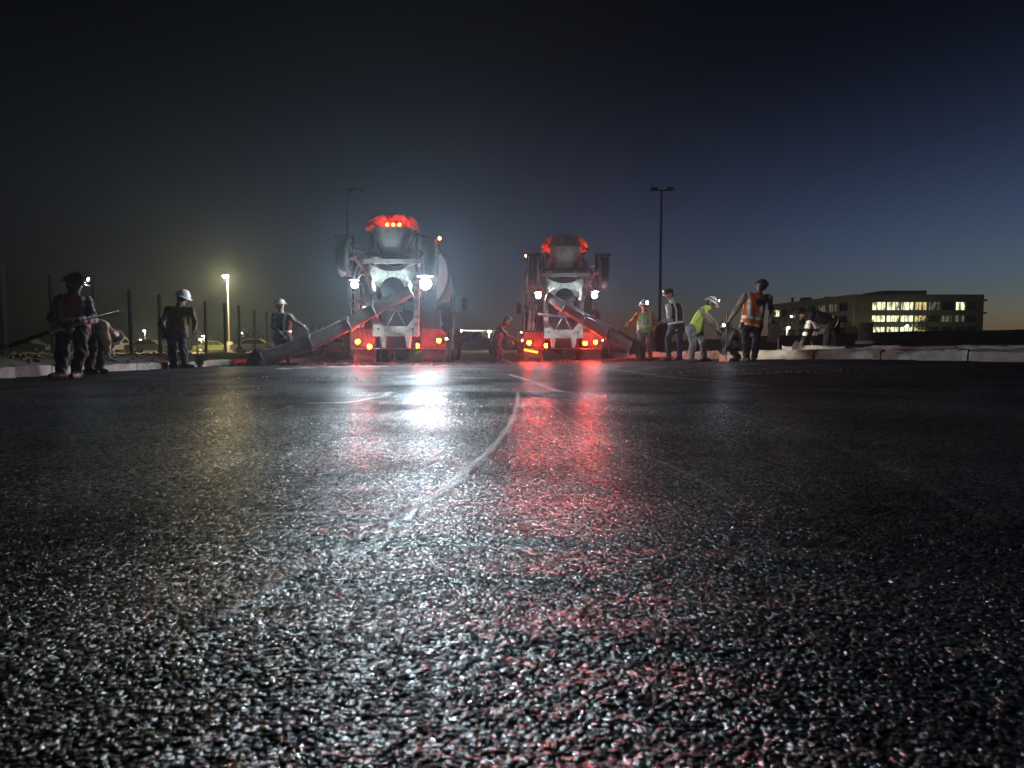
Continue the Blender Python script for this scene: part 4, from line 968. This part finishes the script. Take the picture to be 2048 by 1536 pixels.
_, JK = person('person crouching in dark clothes with a headlamp, half hidden behind the orange vest', 13.3,
    dict(head=(1453, 655), neck=(1462, 662), shL=(1468, 666, -.17), shR=(1470, 666, .17), hiL=(1482, 690, -.1), hiR=(1484, 690, .1), elL=(1460, 684, -.2), haL=(1450, 700, -.2), elR=(1460, 684, .15), haR=(1448, 698, .1),
         knL=(1462, 697, -.15), anL=(1474, 716, -.1), knR=(1462, 697, .15), anR=(1476, 716, .1), toeL=(-1, -.2, 0), toeR=(-1, -.2, 0)),
    (-1, -.2, -.15), dict(shirt='black', trousers='black'), ('helm_k', None), None, ((-.45, -1, -.05), 'headlamp'))

# ------------------------------------------------------------------ tools in hand
def tool(name, label, cat, a, b, r, head, mat='wood', hmat='steel'):
    a = Vector(a); b = Vector(b); t = thing(name, label, cat, tuple(a))
    d = (b - a); MB().tube([(0, 0, 0), d], r, 8).build('handle', M[mat], t)
    if head: head(d, t).build('blade', M[hmat], t)
    return t
def blade(d, t):
    u_ = d.normalized(); s_ = u_.cross(Vector((0, 1, 0.3))).normalized(); n_ = s_.cross(u_); mb = MB(); g = []
    for i in range(5):
        k = i / 4; wv = .12 * (1 - .75 * k ** 3); g.append([d + u_ * (.28 * k - .02) + s_ * wv * j + n_ * (.03 * j * j + .02 * k) for j in (-1, -.5, 0, .5, 1)])
    mb.sheet(g); mb.sheet([[p + n_ * .004 for p in r_] for r_ in g]); return mb
def on_ground(px, py, Y): p = at(px, py, Y); p.z = float(gz(p.x, p.y)) + .03; return p
h = (JA['haL'] + JA['haR']) / 2
far = at(236, 623, 8.15); e = at(-60, 722, 7.6)
pole = thing('float_pole', 'long round handle with a bright metal band, slanting down out of the left edge', 'pole', tuple(far))
MB().tube([(0, 0, 0), h - far], .009, 8).build('handle', M['steel'], pole)
d = e - h
MB().tube([h - far, h - far + d * .12], .026, 10).build('grip', M['frame'], pole)
MB().tube([h - far + d * .12, h - far + d * .24], .032, 10).build('metal_band', M['tagwhite'], pole)
MB().tube([h - far + d * .24, h - far + d * .63], .026, 10).build('handle', M['frame'], pole)
MB().tube([h - far + d * .63, h - far + d], .031, 10).build('metal_band', M['tagwhite'], pole)
tool('shovel', 'shovel held upright by the worker in the white hard hat and brown jacket', 'shovel', JC['haR'] + Vector((0, .08, .12)), on_ground(396, 728, 12.9) + Vector((0, 0, .22)), .016, blade)
tool('shovel', 'shovel pushed into the fresh edge by the worker leaning forward in yellow', 'shovel', JH['haL'] + (JH['haL'] - on_ground(1456, 722, 14.0)).normalized() * .35, on_ground(1452, 718, 14.0) + Vector((-.05, 0, .24)), .016, blade)
def rake_head(d, t):
    mb = MB(); mb.box(d, (.07, .55, .05)); return mb
tool('rake', 'dark upright rake handle in the left hand of the orange vest worker', 'rake', JI['haL'] + Vector((.01, .06, .30)), on_ground(1451, 722, 12.6) + Vector((0, 0, .02)), .017, rake_head, 'frame')
p = JI['haR'] + Vector((.0, -.08, -.06)); t = thing('hand_float', 'dark flat board hanging from the right hand of the orange vest worker', 'float board', tuple(p))
rot = Matrix.Rotation(R(18), 3, 'Y') @ Matrix.Rotation(R(-12), 3, 'Z')
MB().box((.02, -.03, -.16), (.20, .022, .36), rot).build('board', M['brownboard'] if 'brownboard' in M else M['wood'], t, smooth=0)
MB().tube([(-.02, -.01, -.02), (0, .03, -.04), (.05, .03, -.22), (.06, -.01, -.26)], .013, 8).build('handle', M['wood'], t)
tool('hand_trowel', 'short trowel in the hands of the worker bent over the kerb slab', 'trowel', JJ['haL'] + Vector((-.02, -.02, .02)), JJ['haL'] + Vector((-.10, -.06, -.06)), .014, blade)

# ------------------------------------------------------------------ row of posts on the left
rp = random.Random(4)
posts = [(10, 530), (108, 550), (192, 570), (264, 580), (322, 589), (413, 604), (452, 607), (480, 612), (511, 620), (536, 625), (560, 632), (582, 637), (602, 642), (618, 647), (633, 650), (646, 653)]
proto = None
for i, (px, py) in enumerate(posts):
    X = -18.0; Y = X * F / (px - 1024); tz = at(px, py, Y).z
    zb = terr(X, Y) - .1; Hh = max(tz - zb, 2.2)
    o = thing('fence_post', 'square steel post in the long row left of the work area', 'post', (X, Y, zb), rp.uniform(-.1, .1), 'steel posts in a row on the left')
    wd = .115 if i else .17
    mb = MB(); mb.bb((-wd / 2, -wd / 2, 0), (wd / 2, wd / 2, Hh)); mb.build('shaft', M['galv'], o, smooth=0)
    mb = MB(); mb.bb((-wd * .58, -wd * .58, Hh), (wd * .58, wd * .58, Hh + .02)); mb.build('cap_plate', M['galv'], o, smooth=0)
    o.rotation_euler.x = rp.uniform(-.006, .006); o.rotation_euler.y = rp.uniform(-.008, .008)
    o['label'] = ['tallest and nearest square steel post at the left edge of the frame', 'pale square post just left of the dark-helmeted worker', 'square post rising behind the float handle tip', 'square post between the stooped pair and the white-helmeted worker with shovel',
                  'square post directly behind the shoulder of the white-helmeted shovel worker', 'square post standing just left of the glowing yellow street lamp', 'square post right beside the glowing yellow street lamp'][i] if i < 7 else 'square steel post, %s from the left in the long receding row' % ['eighth', 'ninth', 'tenth', 'eleventh', 'twelfth', 'thirteenth', 'fourteenth', 'fifteenth', 'sixteenth'][i - 7]
for k, (px, Y) in enumerate(((316, 84), (378, 85), (406, 85), (436, 86), (462, 86), (182, 80), (100, 78))):
    p = at(px, 670, Y); zb = terr(p.x, p.y)
    o = thing('short_post', 'small far post, %s from the left in the thin distant row' % ['third', 'fourth', 'fifth', 'sixth', 'seventh', 'second', 'first'][k], 'post', (p.x, p.y, zb), 0, 'small far posts on the left')
    MB().tube([(0, 0, 0), (0, 0, max(1.6, p.z - zb))], .07, 8).build('shaft', M['pole'], o)
    MB().lathe([(.09, 0), (.09, .04), (0, .05)], 8, Matrix.Translation((0, 0, max(1.6, p.z - zb)))).build('cap_plate', M['pole'], o)

# ------------------------------------------------------------------ street lamps and poles
def light_pole(name, label, px, ptop, Y, heads, base_h=1.0, base_r=.33, mat='pole', lens=None, head_len=.75, grp=None, r0=.085, lensr=.22, xoff=None):
    p = at(px, ptop, Y); zb = terr(p.x, p.y) - .03
    o = thing(name, label, 'street lamp', (p.x, p.y, zb), 0, grp); Hh = p.z - zb
    if base_h: MB().lathe([(base_r, 0), (base_r, base_h - .04), (base_r * .94, base_h), (0, base_h)], 24).build('concrete_base', M['concrete'], o)
    MB().tube([(0, 0, base_h), (0, 0, base_h + (Hh - base_h) * .5), (0, 0, Hh)], [r0, r0 * .85, r0 * .7], 10).build('pole', M[mat], o)
    for (dx_, dy_) in heads:
        L_ = math.hypot(dx_, dy_); ux, uy = dx_ / L_, dy_ / L_
        mb = MB(); mb.tube([(0, 0, Hh - .08), (ux * .12, uy * .12, Hh - .04), (ux * .25, uy * .25, Hh - .02)], .035, 6)
        mb.prism([(.2, -.05), (.2 + head_len, -.03), (.2 + head_len, .03), (.5, .09), (.2, .06)], 'y', -.17, .17)
        T = Matrix.Rotation(math.atan2(uy, ux), 4, 'Z')
        vs = mb.v[-10:]; mb.v[-10:] = [tuple(T @ Vector(v_) + Vector((0, 0, Hh))) for v_ in vs]
        hh = mb.build('lamp_head', M[mat], o, smooth=0)
        if lens:
            q = T @ Vector((.2 + head_len * .6, 0, -.075)) + Vector((0, 0, Hh))
            MB().lathe([(lensr, .02), (lensr * .95, -.05), (lensr * .7, -.12), (0, -.15)], 16, Matrix.Translation(q)).build('lens', M[lens], hh)
        else:
            q = T @ Vector((.2 + head_len * .55, 0, -.058)) + Vector((0, 0, Hh)); MB().box(q, (head_len * .55, .2, .02), T.to_3x3()).build('lens', M['glass'], hh, smooth=0)
    return o
light_pole('street_lamp', 'lit yellow street lamp glowing in the haze above the row of posts', 455, 552, 67, [(.1, -1)], 1.3, .36, 'galv', 'street', lensr=.26)
light_pole('street_lamp', 'unlit single-arm street lamp rising behind the left mixer truck', 694, 380, 38, [(1, -.1)], 1.0, .35, head_len=.8)
light_pole('street_lamp', 'tall unlit street lamp with two opposite heads right of the right mixer truck', 1323, 379, 31, [(-1, 0), (1, 0)], 1.55, .40, head_len=.42)
for i, (px, py, Y) in enumerate(((290, 661, 150), (321, 667, 120), (403, 678, 150), (486, 665, 118), (283, 679, 170), (978, 662, 105), (594, 690, 160), (1574, 655, 128), (408, 671, 130), (1811, 651, 130))):
    lb = ['small lit lamp high above the far lot, left of the shovel worker', 'small lit lamp beside the post behind the shovel worker', 'tiny lit lamp low over the far lot, right of the shovel worker', 'lit lamp on a pale pole between the street lamp and the left chute worker',
          'tiny lit lamp above the parked cars at left', 'small lit lamp on a pale pole between the two mixer trucks', 'tiny far lamp seen under the left chute', 'small lit lamp in front of the office building behind the bent worker', 'tiny lit lamp just right of the shovel worker above another', 'bright lamp before the lit lower windows of the office building'][i]
    light_pole('street_lamp', lb, px, py, Y, [(.2, -1)], 0, .2, 'galv', 'street_w', .5, 'small lit street lamps far off', .07, .2 if i != 5 else .22)
p = at(1730, 697, 25); zb = terr(p.x, p.y)
o = thing('lamp_base', 'bare round concrete lamp base with pale collar on the right mound', 'lamp base', (p.x, p.y, zb - .02))
MB().lathe([(.275, 0), (.275, .84), (.26, .87), (0, .87)], 28).build('column', M['kerbm'], o)
MB().lathe([(.36, 0), (.36, .12), (.28, .13), (.28, 0)], 28).build('collar', M['tagwhite'], o)

# ------------------------------------------------------------------ stacked planks behind the left chute
p = at(622, 716, 18.6); zb = terr(p.x, p.y)
st = thing('plank_stack', 'stack of rough timber planks on the bank behind the left chute', 'plank stack', (p.x - .1, p.y, zb), R(4))
rk = random.Random(2)
for lay in range(7):
    z = .05 + lay * .085
    if lay % 2 == 0:
        for k in range(3): MB().box((rk.uniform(-.02, .02), -.25 + k * .25, z), (1.05 + rk.uniform(-.1, .1), .15, .07), Matrix.Rotation(rk.uniform(-.02, .02), 3, 'Z')).build('plank', M['wood'], st, smooth=0)
    else:
        for k in range(3): MB().box((-.42 + k * .42 + rk.uniform(-.03, .03), 0, z), (.10, .75, .08)).build('plank', M['wood'], st, smooth=0)
p = at(664, 700, 44); zb = terr(p.x, p.y)
sg = thing('site_sign', 'white notice panel on a post behind the left mixer truck', 'sign', (p.x, p.y, zb)); MB().tube([(0, 0, 0), (0, 0, 1.4)], .03, 8).build('post', M['galv'], sg); MB().box((0, -.05, 1.1), (.34, .03, .85)).build('panel', M['tagwhite'], sg, smooth=0)
p = at(1396, 703, 20); zb = terr(p.x, p.y)
for i, (px, Y) in enumerate(((1556, 24), (1218, 26))):
    p = at(px, 700, Y); zb = terr(p.x, p.y)
    o = thing('grade_stake', ['thin pale marker stake on the mound left of the bent worker', 'thin pale marker stake under the right chute'][i], 'stake', (p.x, p.y, zb - .05)); MB().box((0, 0, .35), (.035, .02, .75 + .5 * i)).build('shaft', M['tagwhite'], o, smooth=0); MB().box((0, -.012, .62), (.05, .004, .08)).build('flag_tape', CL['vorange'], o, smooth=0)

# ------------------------------------------------------------------ far vehicles
def car(name, label, cat, px, Y, rz, paint, kind='sedan', grp=None, z=None):
    p = at(px, 706, Y); zb = terr(p.x, p.y) + .03 if z is None else z
    o = thing(name, label, cat, (p.x, p.y, zb), rz, grp)
    if kind == 'sedan': body = [(-2.2, .35), (-2.25, .7), (-2.1, .88), (-1.6, .93), (-.9, 1.38), (-.5, 1.46), (.45, 1.44), (1.15, .98), (2.0, .86), (2.25, .7), (2.25, .35)]; win = [(-1.35, .95), (-.85, 1.34), (.42, 1.38), (.98, .97)]; wx = (-1.35, 1.4); wd = .86
    elif kind == 'van': body = [(-2.4, .35), (-2.45, 1.9), (-2.3, 2.05), (1.2, 2.05), (1.8, 1.3), (2.4, 1.1), (2.5, .8), (2.5, .35)]; win = [(.4, 1.25), (.4, 1.85), (1.1, 1.85), (1.6, 1.28)]; wx = (-1.5, 1.6); wd = .95
    else: body = [(-2.9, .5), (-2.9, 1.05), (-.75, 1.05), (-.70, 1.78), (-.5, 1.84), (.5, 1.82), (1.15, 1.15), (2.5, 1.02), (2.7, .85), (2.7, .5)]; win = [(-.55, 1.18), (-.5, 1.72), (.45, 1.7), (.95, 1.18)]; wx = (-1.7, 1.75); wd = .98
    b = MB().prism(body, 'y', -wd, wd).build('body', M[paint], o, smooth=0)
    for s in (-1, 1):
        MB().prism(win, 'y', s * (wd + .002), s * (wd + .012)).build('side_window', M['glass'], o, smooth=0)
        MB().prism([(.02, win[0][1] - .04), (.08, win[0][1] - .04), (.08, win[1][1] + .03), (.02, win[1][1] + .03)], 'y', s * (wd + .014), s * (wd + .02)).build('door_pillar', M[paint], o, smooth=0)
        for x in wx:
            T = Matrix.Translation((x, s * (wd - .08), .36)) @ Matrix.Rotation(R(90), 4, 'X')
            wv = MB().lathe(tyre_prof(.36, .22), 20, T).build('wheel', M['rubber'], o); MB().lathe([(.0, -.115), (.2, -.118), (.2, .118), (0, .115)], 14, T).build('rim', M['rim'], wv)
        MB().box((body[-1][0] + .012, s * wd * .72, .72), (.03, .28, .14)).build('headlight', M['glass'], o, smooth=0)
    return o
tk = car('service_truck', 'white flatbed service truck with an overhead rack parked between the mixer trucks', 'truck', 946, 50, R(180), 'whitecar', 'pickup')
mb = MB()
for x in (-2.8, -1.7, -.8):
    for s in (-1, 1): mb.tube([(x, s * .9, 1.05), (x, s * .9, 1.98)], .03, 6)
for s in (-1, 1): mb.tube([(-2.9, s * .9, 2.0), (1.0, s * .9, 2.05)], .035, 6)
mb.build('overhead_rack', M['whitecar'], tk)
mb = MB(); mb.bb((-2.85, -.985, 1.05), (-.8, -.90, 1.36)); mb.bb((-2.85, .90, 1.05), (-.8, .985, 1.36)); mb.build('tool_locker', M['whitecar'], tk, smooth=0)
lamp(tk, 'beacon', (.1, 0, 1.9), .09, 'street_w', (0, -1, .1), .08, 'frame')
car('parked_car', 'pale sedan parked beyond the bank under the left chute', 'car', 672, 52, R(170), 'whitecar', 'sedan', 'cars parked in the far lot')
car('parked_car', 'yellow-green car parked beside a small white lamp in the far lot', 'car', 428, 74, R(20), 'greencar', 'sedan', 'cars parked in the far lot')
car('parked_car', 'dark sedan parked in the far lot behind the shovel worker', 'car', 300, 66, R(10), 'darkcar', 'sedan', 'cars parked in the far lot')
car('parked_van', 'pale van parked in the far lot beside the bent double worker', 'van', 228, 82, R(80), 'whitecar', 'van')
car('parked_car', 'dark sedan parked in the far lot at the left edge', 'car', 56, 62, R(5), 'darkcar', 'sedan', 'cars parked in the far lot')
car('parked_car', 'white sedan parked in the far lot behind the chute spout', 'car', 512, 60, R(15), 'whitecar', 'sedan', 'cars parked in the far lot')

# ------------------------------------------------------------------ trees far off
def tree(label, px, Y, Hh, wd, seed, name='tree'):
    p = at(px, 708, Y); zb = terr(p.x, p.y); rnd = random.Random(seed)
    o = thing(name, label, 'tree', (p.x, p.y, zb - .05)); mb = MB()
    mb.tube([(0, 0, 0), (.05, 0, Hh * .3), (0, .05, Hh * .62)], [.16, .11, .05], 8)
    tips = []
    for k in range(7):
        a = rnd.random() * 6.28; q = Vector((math.cos(a) * wd * rnd.uniform(.4, .9), math.sin(a) * wd * rnd.uniform(.4, .9), Hh * rnd.uniform(.5, .92))); mb.tube([(0, 0, Hh * rnd.uniform(.25, .5)), q * .6 + Vector((0, 0, Hh * .18)), q], [.06, .04, .015], 5); tips.append(q)
    mb.build('trunk', M['wood'], o)
    lv = MB()
    for k in range(900):
        c_ = rnd.choice(tips) + Vector((rnd.gauss(0, wd * .28), rnd.gauss(0, wd * .28), rnd.gauss(0, Hh * .09))); s = rnd.uniform(.10, .22); n_ = Vector((rnd.gauss(0, 1), rnd.gauss(0, 1), rnd.gauss(0, 1))).normalized(); a = n_.orthogonal().normalized() * s; b_ = n_.cross(a).normalized() * s * .6
        lv.add([c_ - a, c_ - b_, c_ + a, c_ + b_], [(0, 1, 2, 3)])
    lv.build('crown', M['leaf'], o, smooth=0)
M['leaf'] = pm('leaves', (.07, .085, .03), .7, var=.5, scale=2)
tree('dim bushy tree behind the posts, just right of the yellow street lamp', 497, 95, 3.4, 2.0, 1)
tree('small rounded tree before the corner of the office building', 1697, 132, 6.4, 1.6, 2)
tree('low dark tree in front of the golden stair windows', 1838, 128, 7.0, 1.4, 3)

# ------------------------------------------------------------------ night haze round the whole place
bx = MB(); bx.bb((-330, -30, -1.4), (330, 310, 15.5))
m = bpy.data.materials.new('haze'); m.use_nodes = True; t = m.node_tree; t.nodes.clear()
out = t.nodes.new('ShaderNodeOutputMaterial'); pv = t.nodes.new('ShaderNodeVolumePrincipled')
pv.inputs['Color'].default_value = (.70, .88, 1, 1); pv.inputs['Density'].default_value = HAZE; pv.inputs['Anisotropy'].default_value = .72
t.links.new(pv.outputs[0], out.inputs['Volume'])
o = bx.build('haze', m, smooth=0); tag(o, kind='stuff')
